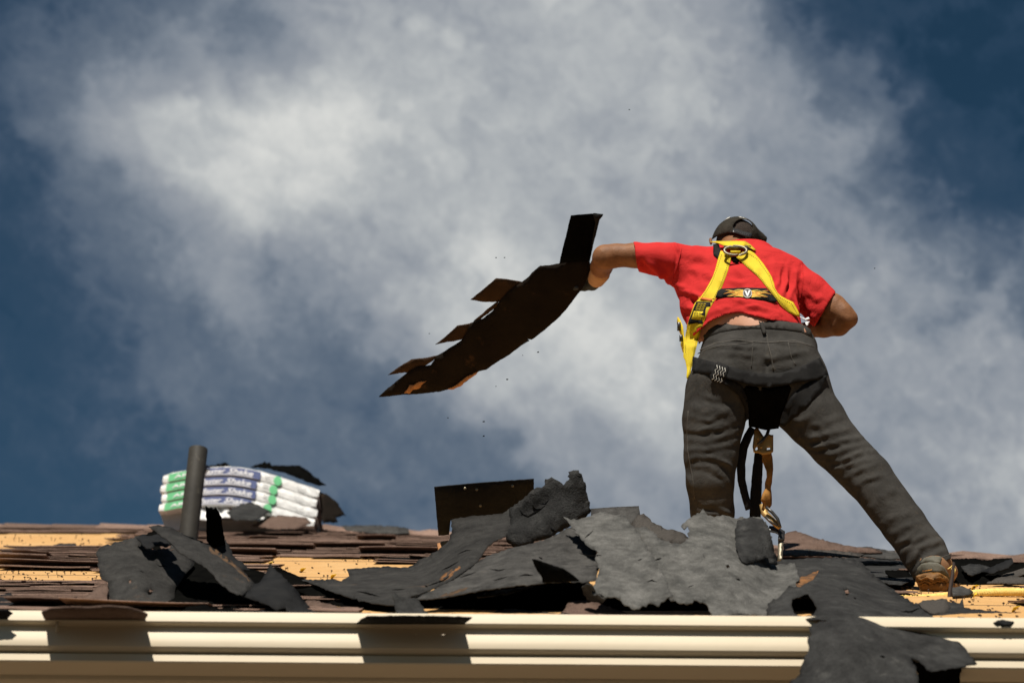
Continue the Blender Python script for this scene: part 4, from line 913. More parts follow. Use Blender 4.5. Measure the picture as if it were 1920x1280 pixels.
patches('huge dark felt', [([(1487, 1098), (1494, 1086), (1508, 1080), (1524, 1072), (1536, 1068), (1530, 1078), (1516, 1090), (1500, 1100)], 'rust')])
patches('long curled felt strip', [([(392, 1024), (410, 1033), (430, 1048), (452, 1066), (470, 1090), (458, 1080), (436, 1060), (412, 1044), (396, 1036)], 'rust2')])
patches('mid grey felt sheet', [([(820, 1118), (850, 1108), (880, 1100), (872, 1106), (840, 1116)], 'rust2')])
pb = bv_of(lab_('straight edged black'))
for a_, c_ in ((872, 917), (894, 919), (961, 912), (901, 949)):
    q = P(a_, c_, float(on(pb, 0)(np.array([a_]), np.array([c_]))[0])); mm = MB(); mm.tube([q, q - cF * .014 + cU * .004], .0018, 6); mm.tube([q - cF * .014 + cU * .004, q - cF * .016 + cU * .004], .005, 8); mm.build('nail', M['metal'], lab_('straight edged black'))
# ================================================================== the roofer
BX = P(1415, 1085, 6.45)
man = empty('person', (BX[0], BX[1], roofz(BX[1])), 'worker in red shirt, dark jeans and yellow harness, seen from behind, throwing a shingle strip', 'person')

# ---- body: one surface, head to hands
b = Body(.025)
b.limb([(1405, 660, 6.42, 90, .090), (1398, 610, 6.44, 92, .095), (1395, 590, 6.45, 95, .098), (1385, 540, 6.50, 104, .105), (1378, 505, 6.56, 96, .085), (1375, 496, 6.60, 56, .055)])
b.limb([(1374, 480, 6.62, 28, .045), (1376, 458, 6.69, 27, .05), (1378, 438, 6.71, 28, .05)])
b.limb([(1380, 453, 6.73, 35, .070), (1380, 458, 6.76, 34, .070)])
b.limb([(1380, 470, 6.83, 24, .05)])                                   # jaw and chin, turned down and away
b.limb([(1380, 456, 6.862, 5, .016), (1380, 462, 6.872, 6, .014)], .012)   # nose
b.limb([(1366, 446, 6.835, 9, .012)], .012); b.limb([(1394, 446, 6.835, 9, .012)], .012)  # brows
b.limb([(1372, 470, 6.872, 5, .008), (1388, 470, 6.872, 5, .008)], .010)   # lips
b.limb([(1332, 449, 6.70, 4.5, .012), (1333, 457, 6.69, 3.5, .009)], .010)   # ear
b.limb([(1427, 452, 6.72, 4, .012), (1426, 459, 6.71, 3.5, .009)], .010)
# left arm out, forearm running away from the lens
b.limb([(1275, 487, 6.55, 27, .055), (1235, 484, 6.55, 26, .052), (1190, 479, 6.56, 25.5, .047), (1155, 479, 6.57, 24, .043), (1135, 481, 6.58, 24, .040)], .03)
EL, WR = P(1133, 484, 6.585), P(1120, 523, 6.80)
b.limb3([(EL, .044, .042), (EL * .6 + WR * .4, .042, .040), (WR, .028, .026)], .025)
# right arm, elbow out, forearm back in front of the belly
b.limb([(1490, 525, 6.50, 32, .055), (1530, 556, 6.47, 30, .05), (1562, 578, 6.44, 29, .048), (1580, 590, 6.43, 24, .042), (1593, 597, 6.43, 16, .034)], .03)
b.limb([(1590, 600, 6.43, 16, .034), (1573, 610, 6.46, 21, .040), (1545, 614, 6.52, 20, .038), (1500, 620, 6.62, 15, .030), (1470, 624, 6.68, 13, .024)], .02)
HR = P(1452, 628, 6.70)
b.limb3([(P(1470, 624, 6.68), .026, .02), (HR, .040, .018)], .015)
for i, (dx, dz, L) in enumerate([(-.02, .030, .07), (-.022, .010, .078), (-.022, -.010, .072), (-.02, -.028, .058)]):
    a = HR + np.array((dx, .0, dz)); b.limb3([(a, .0095, .0095), (a + np.array((-L * .5, .012, 0)), .009, .009), (a + np.array((-L * .75, .04, 0)), .008, .008)], .006)
b.limb3([(HR + np.array((.01, .005, .03)), .011, .011), (HR + np.array((-.01, .03, .055)), .009, .009)], .006)
# pelvis and legs inside the trousers
b.limb([(1412, 650, 6.42, 90, .095), (1420, 700, 6.41, 96, .11)], .03)
b.limb([(1360, 730, 6.42, 48, .08), (1335, 850, 6.43, 40, .065), (1336, 960, 6.50, 30, .048), (1337, 1060, 6.56, 24, .04)], .03)
b.limb([(1485, 735, 6.40, 48, .08), (1565, 832, 6.37, 36, .065), (1690, 975, 6.31, 30, .048), (1738, 1045, 6.27, 24, .04)], .03)
bv, bF = b.mesh(.0072, smooth=2)
bv = folds(bv, bF, [([(1120, 462), (1112, 480), (1116, 500)], 4, 2.5), ([(1140, 470), (1165, 476), (1188, 478)], 9, 2.5), ([(1545, 575), (1570, 583), (1590, 598)], 8, 4), ([(1562, 555), (1588, 575), (1600, 590)], 6, 3)])
link('body', bv, bF, [M['skin']], man)
body_bvh = bvh_of(bv, bF)

# ---- trousers
def cutpx(fn, shell=0, near=.06, wall=.011):
    """keep what lies where fn(px,py) <= 0 (fn in metres); hollow the opening"""
    def c(q, D):
        px, py = proj(q); k = fn(px, py) * mpp(6.45)
        out = np.maximum(D, k)
        if shell: out = np.maximum(out, -np.maximum(D + wall, -(k + near)))
        return out
    return c
def halfpl(a, b_):
    """signed px distance to the line a->b, positive on its left in picture (y down)"""
    a = np.array(a, float); b_ = np.array(b_, float); d = (b_ - a) / np.linalg.norm(b_ - a)
    return lambda px, py: -((px - a[0]) * d[1] - (py - a[1]) * d[0]) * -1
t = Body(.03)
t.limb([(1414, 585, 6.45, 100, .108), (1417, 628, 6.435, 106, .118), (1422, 660, 6.42, 118, .128), (1423, 695, 6.41, 129, .137), (1423, 720, 6.41, 128, .13)])
t.limb([(1372, 690, 6.385, 60, .125), (1360, 722, 6.385, 66, .125)], .03)       # buttocks
t.limb([(1478, 690, 6.38, 62, .125), (1490, 718, 6.38, 66, .125)], .03)
t.limb([(1345, 735, 6.41, 64, .115), (1338, 790, 6.415, 62, .105), (1333, 855, 6.43, 53, .088), (1331, 905, 6.45, 46, .078), (1336, 960, 6.50, 43, .072), (1337, 1020, 6.54, 40, .066), (1338, 1075, 6.57, 40, .064)])
t.limb([(1486, 735, 6.40, 72, .12), (1530, 788, 6.38, 58, .102), (1566, 832, 6.365, 51, .090), (1628, 895, 6.33, 47, .080), (1694, 982, 6.295, 43, .070), (1732, 1035, 6.275, 43, .066), (1752, 1070, 6.26, 42, .065)])
top_ = lambda px, py: np.interp(px, [1280, 1310, 1330, 1375, 1410, 1470, 1500, 1522, 1560], [640, 622, 611, 600.5, 599, 602, 606, 618, 640]) - py
t.cuts.append(cutpx(top_, 1, .03, .012))
hem_r = lambda px, py: ((px - 1708) * (1044 - 1090) * -1 + (py - 1090) * (1790 - 1708)) / math.hypot(82, 46)
t.cuts.append(lambda q, D: (lambda px, py: (lambda k: np.where(px > 1600, np.maximum(np.maximum(D, k), -np.maximum(D + .010, -(k + .05))), D))(hem_r(px, py) * mpp(6.27)))(*proj(q)))
tv, tF = t.mesh(.0058, smooth=2)
F_ = [ # left leg
 ([(1277, 800), (1310, 806), (1350, 800), (1402, 778)], 6, 7), ([(1280, 822), (1330, 828), (1375, 812), (1396, 800)], 5, 6), ([(1281, 846), (1330, 840), (1370, 834), (1392, 818)], 5, 8),
 ([(1284, 866), (1305, 856), (1340, 858), (1365, 870), (1378, 892)], 5, 9), ([(1296, 873), (1330, 876), (1360, 893), (1374, 918)], 5, 6), ([(1281, 885), (1292, 898), (1300, 920)], 5, 5),
 ([(1290, 930), (1320, 944), (1350, 944), (1376, 935)], 7, 6), ([(1300, 952), (1325, 962), (1352, 966)], 5, 7), ([(1345, 950), (1362, 960), (1378, 965)], 5, 5), ([(1290, 760), (1320, 770), (1370, 768)], 8, 4),
 ([(1286, 780), (1330, 788), (1385, 760)], 6, 4), ([(1300, 735), (1340, 748), (1385, 740)], 6, 3),
 # right leg
 ([(1480, 815), (1520, 822), (1560, 812), (1602, 800)], 6, 8), ([(1492, 828), (1530, 838), (1580, 826), (1618, 818)], 5, 8), ([(1512, 846), (1560, 852), (1600, 836), (1640, 832)], 6, 9),
 ([(1530, 862), (1580, 862), (1620, 846), (1650, 846)], 5, 7), ([(1556, 884), (1590, 872), (1635, 858)], 5, 7), ([(1572, 905), (1610, 880), (1650, 868)], 5, 6), ([(1590, 925), (1625, 898), (1668, 885)], 5, 5),
 ([(1505, 790), (1540, 796), (1590, 775)], 7, 5), ([(1640, 985), (1665, 975), (1700, 960)], 7, 5), ([(1660, 1012), (1690, 992), (1730, 975)], 6, 6), ([(1690, 1045), (1704, 1018), (1740, 998), (1770, 996)], 6, 8),
 ([(1700, 1060), (1722, 1030), (1760, 1012), (1785, 1012)], 6, 7), ([(1630, 960), (1650, 930), (1690, 915)], 9, 4), ([(1712, 1072), (1740, 1044), (1788, 1026)], 5, 6), ([(1675, 1020), (1700, 1012), (1722, 985)], 5, 8), ([(1698, 1062), (1716, 1048), (1728, 1022)], 4, 8), ([(1560, 870), (1600, 905), (1640, 960)], 12, 6), ([(1650, 880), (1690, 925), (1720, 965)], 10, 5),
 # seat and waist
 ([(1310, 640), (1360, 634), (1420, 640)], 4, 5), ([(1305, 655), (1350, 648), (1400, 652), (1430, 648)], 4, 5), ([(1330, 662), (1380, 660), (1420, 668)], 6, 5), ([(1425, 665), (1450, 672), (1490, 662), (1525, 655)], 6, 8),
 ([(1440, 690), (1470, 688), (1500, 676)], 6, 5), ([(1300, 680), (1340, 690), (1390, 690)], 6, 4), ([(1450, 640), (1500, 644), (1528, 650)], 4, 5), ([(1435, 650), (1437, 700), (1440, 760)], 7, -16),
 ([(1330, 760), (1370, 775), (1405, 765)], 9, 5), ([(1460, 780), (1500, 790), (1530, 770)], 8, 5)]
def clothwave(sc, am, stretch=(1, 1, 1)):
    def f(v, n):
        return np.array([am * (noise.noise(Vector((x[0] * sc * stretch[0], x[1] * sc, x[2] * sc * stretch[2]))) + .5 * noise.noise(Vector((x[0] * sc * 2.3, x[1] * sc * 2.3 + 4, x[2] * sc * 2.3 * stretch[2])))) for x in v])
    return f
tv = folds(tv, tF, F_, clothwave(5, .003, (1, 1, 1.3)), 1.7)
tr = link('trousers', tv, tF, M['denim'], man)
tb = bvh_of(tv, tF)
# waistband, yoke seam, pockets, belt loops
wtop = [(1309, 627), (1318, 617), (1330, 610.5), (1350, 605), (1375, 600.5), (1410, 599), (1440, 600), (1470, 602), (1500, 606), (1520, 617)]
wbot = [(1524, 632), (1503, 622), (1470, 617), (1440, 615), (1410, 614.5), (1378, 617), (1350, 622), (1330, 630), (1318, 637), (1310, 645)]
sheet('waistband', wtop + wbot, on(tb, .006, 1), M['denim'], .004, 7, 0, 0, parent=tr)
def seam(poly, wpx, mt, nm, lift=.003, bv_=None, par=None, thick=.002, sm=0):
    L = []; R2 = []
    poly = densify(poly, 6, 0, closed=False) + [np.array(poly[-1], float)]
    for i, p in enumerate(poly):
        a = poly[max(i - 1, 0)]; b2 = poly[min(i + 1, len(poly) - 1)]; d = (b2 - a) / (np.linalg.norm(b2 - a) + 1e-9); nn = np.array((-d[1], d[0])) * wpx / 2
        L.append(tuple(p + nn)); R2.append(tuple(p - nn))
    return sheet(nm, L + R2[::-1], on(bv_ or tb, lift, sm), mt, thick, 8, 0, 0, parent=par or tr)
seam([(1426, 600), (1430, 612), (1434, 625)], 7, M['denim'], 'belt_loop', .011)
seam([(1437, 626), (1441, 650), (1446, 668), (1450, 694)], 3.0, M['denim_thread'], 'centre_seam', .0015)
seam([(1312, 656), (1340, 643), (1380, 637), (1436, 642), (1490, 638), (1526, 650)], 2.2, M['denim_thread'], 'yoke_seam', .0015)
seam([(1308, 663), (1322, 655), (1350, 648), (1388, 644), (1412, 641), (1410, 670), (1409, 690)], 1.6, M['denim_thread'], 'pocket_seam', .0015)
seam([(1478, 642), (1484, 670), (1492, 684)], 1.6, M['denim_thread'], 'pocket_seam', .0015)
seam([(1478, 641), (1505, 643), (1522, 648)], 1.6, M['denim_thread'], 'pocket_seam', .0015)
seam([(1290, 770), (1288, 800), (1288, 840), (1293, 868), (1299, 900), (1302, 935)], 1.8, M['denim_thread'], 'outer_seam', .0015)
seam([(1712, 1080), (1728, 1062), (1752, 1048), (1784, 1038)], 1.8, M['denim_thread'], 'hem_seam', .0015)

# ---- shirt
s = Body(.035)
s.limb([(1408, 690, 6.40, 112, .13), (1402, 640, 6.415, 113, .128), (1394, 600, 6.435, 115, .125), (1384, 560, 6.48, 121, .125), (1377, 520, 6.53, 122, .118), (1372, 500, 6.575, 96, .095), (1370, 494, 6.61, 50, .06)])
s.limb([(1290, 500, 6.55, 44, .085), (1262, 490, 6.55, 39, .082), (1232, 485, 6.55, 34, .075), (1190, 481, 6.56, 30, .068), (1150, 478, 6.56, 28, .066)], .035)
s.limb([(1455, 505, 6.53, 36, .09), (1480, 522, 6.50, 42, .09), (1512, 548, 6.475, 42, .082), (1545, 577, 6.455, 41, .075), (1575, 603, 6.44, 40, .07), (1588, 614, 6.44, 38, .068)], .03)
s.limb([(1305, 480, 6.58, 23, .06), (1345, 484, 6.59, 19, .055), (1388, 491, 6.59, 22, .055), (1450, 502, 6.56, 24, .065)], .02)
HX = [1240, 1270, 1290, 1310, 1330, 1360, 1385, 1410, 1440, 1470, 1500, 1515, 1530, 1560]
HY = [660, 650, 640, 622, 604, 590, 586, 592, 600, 604, 614, 632, 648, 660]
def shirtcut(q, D):
    px, py = proj(q); u = mpp(6.5)
    def opening(D, k, near, wall=.014, mask=None):
        o = np.maximum(np.maximum(D, k), -np.maximum(D + wall, -(k + near)))
        return o if mask is None else np.where(mask, o, D)
    hem = (py - np.interp(px, [1240, 1270, 1290, 1310, 1330, 1360, 1385, 1410, 1440, 1470, 1500, 1515, 1530, 1560], [660, 650, 640, 622, 604, 590, 586, 592, 600, 604, 614, 632, 648, 660])) * u
    D = opening(D, hem, .03, mask=(px > 1240) & (px < 1531))
    lf = ((1187 + (py - 452) * .17) - px) * u
    D = opening(D, lf, .05, mask=px < 1250)
    a = np.array((1569, 545.)); b2 = np.array((1527, 612.)); d = (b2 - a) / np.linalg.norm(b2 - a)
    k = -((px - a[0]) * d[1] - (py - a[1]) * d[0]) * -1 * u
    return opening(D, k, .055, mask=((px > 1500) & (py < 636)) | (px > 1536))
s.cuts.append(shirtcut)
sv_, sF = s.mesh(.0055, smooth=4)
SF = [([(1215, 495), (1232, 510), (1248, 525)], 5, 8), ([(1205, 480), (1225, 498), (1245, 516), (1262, 536)], 6, 7), ([(1262, 450), (1275, 475), (1270, 500), (1258, 528)], 2.5, 3), ([(1262, 545), (1300, 552), (1340, 565)], 7, 5),
      ([(1255, 530), (1290, 545), (1320, 562)], 6, 6), ([(1275, 575), (1300, 582), (1320, 600)], 6, 5), ([(1280, 500), (1320, 512), (1350, 512)], 8, 3), ([(1270, 470), (1310, 480), (1345, 484)], 8, 2.5),
      ([(1505, 500), (1500, 530), (1500, 560), (1506, 590)], 5, -8), ([(1490, 500), (1490, 530), (1480, 565)], 4.5, 6), ([(1478, 496), (1476, 525), (1465, 555)], 4.5, 6), ([(1465, 500), (1462, 525), (1450, 545)], 5, 5), ([(1450, 492), (1455, 512)], 6, 4),
      ([(1510, 545), (1530, 560), (1545, 552)], 6, 4), ([(1512, 570), (1520, 590), (1530, 600)], 6, 6), ([(1512, 522), (1535, 535), (1556, 540)], 7, 3),
      ([(1330, 580), (1380, 572), (1440, 578), (1480, 592)], 6, 6), ([(1320, 592), (1370, 580), (1440, 590), (1490, 606)], 5, 5), ([(1350, 562), (1400, 564), (1450, 570)], 6, 4), ([(1300, 600), (1330, 588), (1370, 583)], 5, 4),
      ([(1375, 500), (1395, 515), (1420, 525)], 7, 4), ([(1360, 525), (1385, 530), (1410, 528)], 7, 3), ([(1420, 480), (1450, 490), (1480, 510)], 8, 3), ([(1288, 620), (1300, 590), (1310, 570)], 6, 4)]
_hx, _hy = proj(sv_); _nr = (np.abs(np.interp(_hx, HX, HY) - _hy) < 9) & (_hx > 1250) & (_hx < 1535)
for _ in range(7): sv_ = np.where(_nr[:, None], lap(sv_, sF, .5), sv_)
sv_ = folds(sv_, sF, SF, clothwave(7, .0055, (1, 1, 1.5)), 4.0, lambda x_, y_: np.clip((np.interp(x_, HX, HY) - y_) / 14, .03, 1) * np.clip((x_ - 1188) / 12, .05, 1))
sh_ = link('shirt', sv_, sF, M['shirt'], man)
sb = bvh_of(sv_, sF)
seam([(1190, 454), (1192, 470), (1196, 503)], 1.3, M['shirt'], 'sleeve_hem', .0015, sb, sh_)
seam([(1279, 458), (1276, 475), (1268, 505), (1258, 530)], 1.6, M['shirt'], 'shoulder_seam', .002, sb, sh_)
seam([(1503, 497), (1507, 520), (1503, 545), (1500, 565)], 1.6, M['shirt'], 'shoulder_seam', .002, sb, sh_)
# bare strip of lower back
_sx, _sy = np.array([1320., 1370, 1430, 1490]), np.array([588., 573, 578, 590]); _tx, _ty = np.array([1325., 1375, 1440, 1500]), np.array([628., 618, 617, 624])
_ys, _yt = on(sb, 0)(_sx, _sy), on(tb, 0)(_tx, _ty)
lbf = rbf([(x_, y_, Y_ + .015) for x_, y_, Y_ in zip(_sx, _sy, _ys)] + [(x_, y_, Y_ + .006) for x_, y_, Y_ in zip(_tx, _ty, _yt)])
sheet('lower_back', [(1306, 640), (1310, 615), (1325, 600), (1350, 586), (1380, 580), (1420, 588), (1470, 598), (1505, 608), (1512, 622), (1500, 628), (1440, 618), (1400, 617), (1350, 622), (1320, 640)],
      lbf, M['skin_pale'], .004, 9, 0, 0, parent=man)

# ---- head wear and hair
hd = Body(.02); hd.limb([(1382, 449, 6.715, 43.5, .084), (1380, 455, 6.72, 42, .088)])
hv, hF = hd.mesh(.006, smooth=1)
px_, py_ = proj(hv)
keep = (py_ < 466) & ~((hv[:, 1] > 6.80) & (py_ > 436))
hF2 = hF[keep[hF].all(1)]
link('hair', hv, hF2, M['hair'], man)
c = Body(.02)
c.limb([(1379, 455, 6.735, 50, .118), (1380, 453, 6.735, 50, .117)], .02)
c.limb([(1410, 455, 6.76, 20, .07), (1419, 452, 6.78, 11, .05)], .03)
def capcut(q, D):
    px, py = proj(q); u = mpp(6.7)
    inner = D + .010
    D = np.maximum(D, -inner)
    edge = (py - np.interp(px, [1325, 1331, 1345, 1365, 1385, 1405, 1415, 1425, 1432], [452, 452, 443, 437.5, 438, 444, 452, 466, 470])) * u
    D = np.maximum(D, edge)
    ex, ey = (px - 1393) / 18.0, (py - 425.5) / 14.0
    hole = (1 - np.hypot(ex, np.where(ey > 0, ey * 1.0, ey))) * 14 * u
    return np.where(q[:, 1] < 6.74, np.maximum(D, hole), D)
c.cuts.append(capcut)
cv, cF_ = c.mesh(.0048, smooth=1)
cv = folds(cv, cF_, [([(1352, 412), (1345, 425), (1340, 445)], 2, 1.2), ([(1416, 416), (1424, 436), (1426, 458)], 2, 1.5), ([(1400, 408), (1418, 425), (1424, 450)], 3, 2)])
cap = link('cap', cv, cF_, M['cap'], man)
cb = bvh_of(cv, cF_)
# bill on the far side
bl_ = []; bf = []
for i in range(13):
    a = math.pi * i / 12
    for j in range(4):
        r = j / 3; bl_.append(P(1380, 446, 6.80) + np.array((-.078 * math.cos(a) * (1 + .05 * r), math.sin(a) * (.03 + .075 * r) + .03, -.03 - .02 * r + .006 * math.sin(a))))
bf = [(i * 4 + j, (i + 1) * 4 + j, (i + 1) * 4 + j + 1, i * 4 + j + 1) for i in range(12) for j in range(3)]
solid(link('bill', bl_, bf, M['cap'], cap), .003)
def band(center, wpx):
    L, R2 = [], []
    for i, p in enumerate(center):
        p = np.array(p, float); a = np.array(center[max(i - 1, 0)], float); b2 = np.array(center[min(i + 1, len(center) - 1)], float)
        d = (b2 - a) / np.linalg.norm(b2 - a); nn = np.array((-d[1], d[0])) * (wpx[i] if isinstance(wpx, list) else wpx) / 2
        L.append(tuple(p + nn)); R2.append(tuple(p - nn))
    return L + R2[::-1]
cs = sheet('strap', band([(1374, 431), (1384, 434), (1396, 438), (1409, 441)], 7.5), lambda a, c_: rbf([(1374, 431, 6.618), (1409, 441, 6.626), (1390, 442, 6.612)])(a, c_), M['plastic'], .003, 5, 0, 0, parent=cap)
mm = MB()
for k in range(7):
    q = P(1382 + k * 3.9, 434.3 + k * 1.0, 6.609); mm.box(q, cR * .0018, cU * .0018, cF * .0012)
mm.build('strap_pegs', M['ink'], cs)
for pts in ([(1358, 414), (1364, 409), (1369, 407)], [(1385, 406), (1394, 408), (1401, 411)]):
    seam(pts, 1.2, M['stitch'], 'embroidery', .002, cb, cap, .001)

# ---- harness
har = empty('harness', (0, 0, 0)); har.parent = man; har.location = Vector(P(1378, 560, 6.35)) - Vector(man.location)
allb = [sb, tb]
def sol(lift, sm=3): return clear([on(sb, lift, sm)])
(lambda *_: None)('DEPTHS', [(x_, y_, float(on(sb, 0)(np.array([x_]), np.array([y_]))[0])) for x_, y_ in ((1379, 455), (1379, 460), (1379, 465), (1379, 470), (1379, 480), (1340, 465), (1410, 470), (1350, 475))], [float(on(bvh_of(hv, hF2), 0)(np.array([1380]), np.array([y_]))[0]) for y_ in (440, 448)], [float(on(body_bvh, 0)(np.array([1380]), np.array([y_]))[0]) for y_ in (440, 448, 455)])
LSo = [(1371, 480), (1369, 492), (1365, 507), (1359, 524), (1354, 537), (1347, 551), (1340, 563), (1328, 582), (1320, 603), (1314, 619), (1309, 637), (1302, 667), (1298, 684), (1294, 700), (1289, 711), (1287, 706), (1288, 691), (1285, 676), (1281, 668), (1282, 655), (1284, 635), (1287, 618), (1290, 604), (1296, 586), (1302, 569), (1313, 557), (1322, 545), (1330, 531), (1337, 517), (1342, 502), (1346, 486), (1351, 470), (1362, 472)]
RSo = [(1381, 482), (1390, 474), (1399, 469), (1407, 470), (1414, 474), (1423, 484), (1432, 495), (1440, 507), (1447, 519), (1451, 530), (1453, 540), (1458, 549), (1465, 555), (1476, 561), (1487, 566), (1493, 576), (1499, 588), (1499, 594), (1489, 590), (1479, 585), (1470, 578), (1463, 571), (1456, 561), (1449, 552), (1437, 537), (1429, 527), (1421, 518), (1410, 508), (1399, 499), (1389, 489)]
fL = on(sb, .010, 4); 
def fLfull(a, c_):
    y1 = fL(a, c_); y2 = on(tb, .010, 3)(a, c_)
    return np.where(np.asarray(c_) > 640, np.minimum(y1, y2), y1)
ls = sheet('shoulder_strap', LSo, fLfull, M['yellow'], .0025, 8, 0, 0, parent=har)
rs = sheet('shoulder_strap', RSo, on(sb, .013, 4), M['yellow'], .0025, 8, 0, 0, parent=har)
def dashes(poly, nm, fn, par, mt='blackstitch', L=1.9, W=.8, gap=2.0, lift=.0012):
    P_ = densify(poly, 1.0, 0, closed=False); acc = 0; mm = MB(); i = 0; last = -9
    pts = np.array(P_); ds = np.r_[0, np.cumsum(np.linalg.norm(np.diff(pts, axis=0), axis=1))]
    tot = ds[-1]; q = 0; cs_ = []
    while q + L < tot:
        a = [np.interp(q, ds, pts[:, j]) for j in (0, 1)]; b2 = [np.interp(q + L, ds, pts[:, j]) for j in (0, 1)]
        d = np.array(b2) - np.array(a); nn = np.array((-d[1], d[0])) / (np.linalg.norm(d) + 1e-9) * W / 2
        cs_ += [np.array(a) + nn, np.array(b2) + nn, np.array(b2) - nn, np.array(a) - nn]; q += L + gap
    cs_ = np.array(cs_); Yv = fn(cs_[:, 0], cs_[:, 1]) - lift; v = P(cs_[:, 0], cs_[:, 1], Yv)
    return link(nm, v, [(4 * k, 4 * k + 1, 4 * k + 2, 4 * k + 3) for k in range(len(v) // 4)], M[mt], par, smooth=False)
def surf(o):
    dg = bpy.context.evaluated_depsgraph_get(); dg.update(); e = o.evaluated_get(dg); me = e.to_mesh(); w_ = world_of(o)
    v = [x.co + w_ for x in me.vertices]; f = [tuple(p.vertices) for p in me.polygons]; e.to_mesh_clear()
    return BVHTree.FromPolygons(v, f)
lsb, rsb = surf(ls), surf(rs)
dashes([(1353, 477), (1346, 500), (1333, 532), (1316, 558), (1305, 572), (1293, 604)], 'stitching', on(lsb, 0), ls)
dashes([(1367, 482), (1361, 507), (1350, 537), (1336, 563)], 'stitching', on(lsb, 0), ls)
dashes([(1317, 607), (1305, 640), (1297, 680), (1292, 700)], 'stitching', on(lsb, 0), ls)
dashes([(1288, 612), (1286, 640), (1285, 665)], 'stitching', on(lsb, 0), ls)
dashes([(1402, 474), (1420, 486), (1443, 518), (1449, 538), (1462, 557), (1484, 569), (1495, 588)], 'stitching', on(rsb, 0), rs)
dashes([(1386, 484), (1401, 499), (1425, 519), (1440, 538), (1458, 560), (1480, 583)], 'stitching', on(rsb, 0), rs)
seam([(1309, 559), (1325, 561), (1340, 563)], 5, M['orange'], 'tack_band', .002, lsb, ls)
lb_ = sheet('label_sleeve', [(1306, 565), (1338, 566), (1337, 574), (1328, 585), (1322, 600), (1317, 607), (1304, 605), (1290, 608), (1291, 601), (1297, 587), (1301, 576)], on(lsb, .004, 1), M['web'], .003, 8, 0, 0, parent=har)
lbb = surf(lb_)
sheet('printed_label', [(1301, 583), (1325, 584), (1321, 593), (1317, 600), (1296, 598), (1299, 590)], on(lbb, .0015), M['yellow'], .0008, 8, 0, 0, parent=lb_)
for yy in (569, 572.5, 576, 579.5): dashes([(1308 - (yy - 569) * .4, yy), (1330 - (yy - 569) * .4, yy + .6)], 'print_line', on(lbb, 0), lb_, 'yellow', 4.5, 1.1, 1.1, .0025)
for yy in (586, 589.5): dashes([(1301, yy), (1319, yy + .6)], 'print_line', on(lbb, 0), lb_, 'ink', 3.5, .9, 1.2, .0035)
# side strap on the far left hip
sheet('side_strap', [(1270, 594), (1274, 600), (1279, 612), (1281, 630), (1284, 640), (1286, 668), (1280, 660), (1276, 646), (1278, 632), (1272, 618), (1269, 606)], [(1270, 594, 6.50), (1286, 660, 6.46), (1276, 640, 6.50)], M['yellow'], .004, 6, 0, 0, parent=har)
mm = MB(); mm.box(P(1273, 612, 6.48), cR * .006, cU * .016, cF * .006); mm.box(P(1277, 634, 6.47), cR * .006, cU * .012, cF * .006); mm.build('adjuster_buckle', M['plastic'], har)
# back band with its flame print and emblem
bo = sheet('back_band', [(1341, 558), (1346, 545), (1352, 541), (1394, 539), (1437, 540), (1447, 551), (1458, 563), (1452, 567), (1423, 563), (1391, 558)], on(sb, .008, 4), M['web'], .003, 8, 0, 0, parent=har)
bb = surf(bo)
fl = MB(); fl2 = MB()
def flame(mb_obj, x0, x1, y0, amp, ph, w0):
    n = 14; a, c_ = [], []
    for i in range(n + 1):
        t_ = i / n; x_ = x0 + (x1 - x0) * t_; y_ = y0 + amp * math.sin(t_ * 5.5 + ph) * (.3 + t_); ww = w0 * (1 - t_) ** .7 + .25
        a.append((x_, y_ - ww / 2)); c_.append((x_, y_ + ww / 2))
    q = np.array(a + c_); v = P(q[:, 0], q[:, 1], on(bb, .0022)(q[:, 0], q[:, 1]))
    mb_obj.add(v, [(i, i + 1, n + 1 + i + 1, n + 1 + i) for i in range(n)])
for (y0, am, ph, L_) in ((545.5, 1.6, 0, 33), (549.5, 1.7, 1.5, 37), (553.5, 1.3, 3, 30), (547.5, 1.2, 4, 24)):
    flame(fl, 1393, 1393 - L_, y0, am, ph, 2.2); flame(fl, 1410, 1410 + L_, y0 + 1, am, ph, 2.2)
for (y0, am, ph, L_) in ((547, 1.4, .8, 30), (551.5, 1.4, 2.4, 28), (543.8, .9, 2, 18), (555.2, .8, 2, 18)):
    flame(fl2, 1394, 1394 - L_, y0, am, ph, 1.5); flame(fl2, 1409, 1409 + L_, y0 + 1, am, ph, 1.5)
fl.build('flame_print', M['flame'], bo, smooth=False); fl2.build('flame_outline', M['flame2'], bo, smooth=False)
def disc(cx, cy, r0_, r1_, mt, nm, lift, par):
    q = []; n = 30
    for k in range(n): a = 2 * math.pi * k / n; q += [(cx + r0_ * math.cos(a), cy + r0_ * math.sin(a)), (cx + r1_ * math.cos(a), cy + r1_ * math.sin(a))]
    q = np.array(q); v = P(q[:, 0], q[:, 1], on(bb, lift)(q[:, 0], q[:, 1]))
    return link(nm, v, [(2 * k, 2 * ((k + 1) % n), 2 * ((k + 1) % n) + 1, 2 * k + 1) for k in range(n)], mt, par, smooth=False)
disc(1401.5, 549.5, 0.01, 8.6, M['ink'], 'emblem_disc', .0032, bo)
disc(1401.5, 549.5, 7.2, 8.6, M['stitch'], 'emblem_ring', .004, bo)
q = np.array([(1396, 545), (1399.5, 545), (1401.5, 550.5), (1404, 544), (1407, 544), (1402.6, 555), (1400.4, 555)]); v = P(q[:, 0], q[:, 1], on(bb, .0042)(q[:, 0], q[:, 1]))
link('emblem_letter', v, [(0, 1, 2, 6), (2, 3, 4, 5), (2, 5, 6)], M['text'], bo, smooth=False)
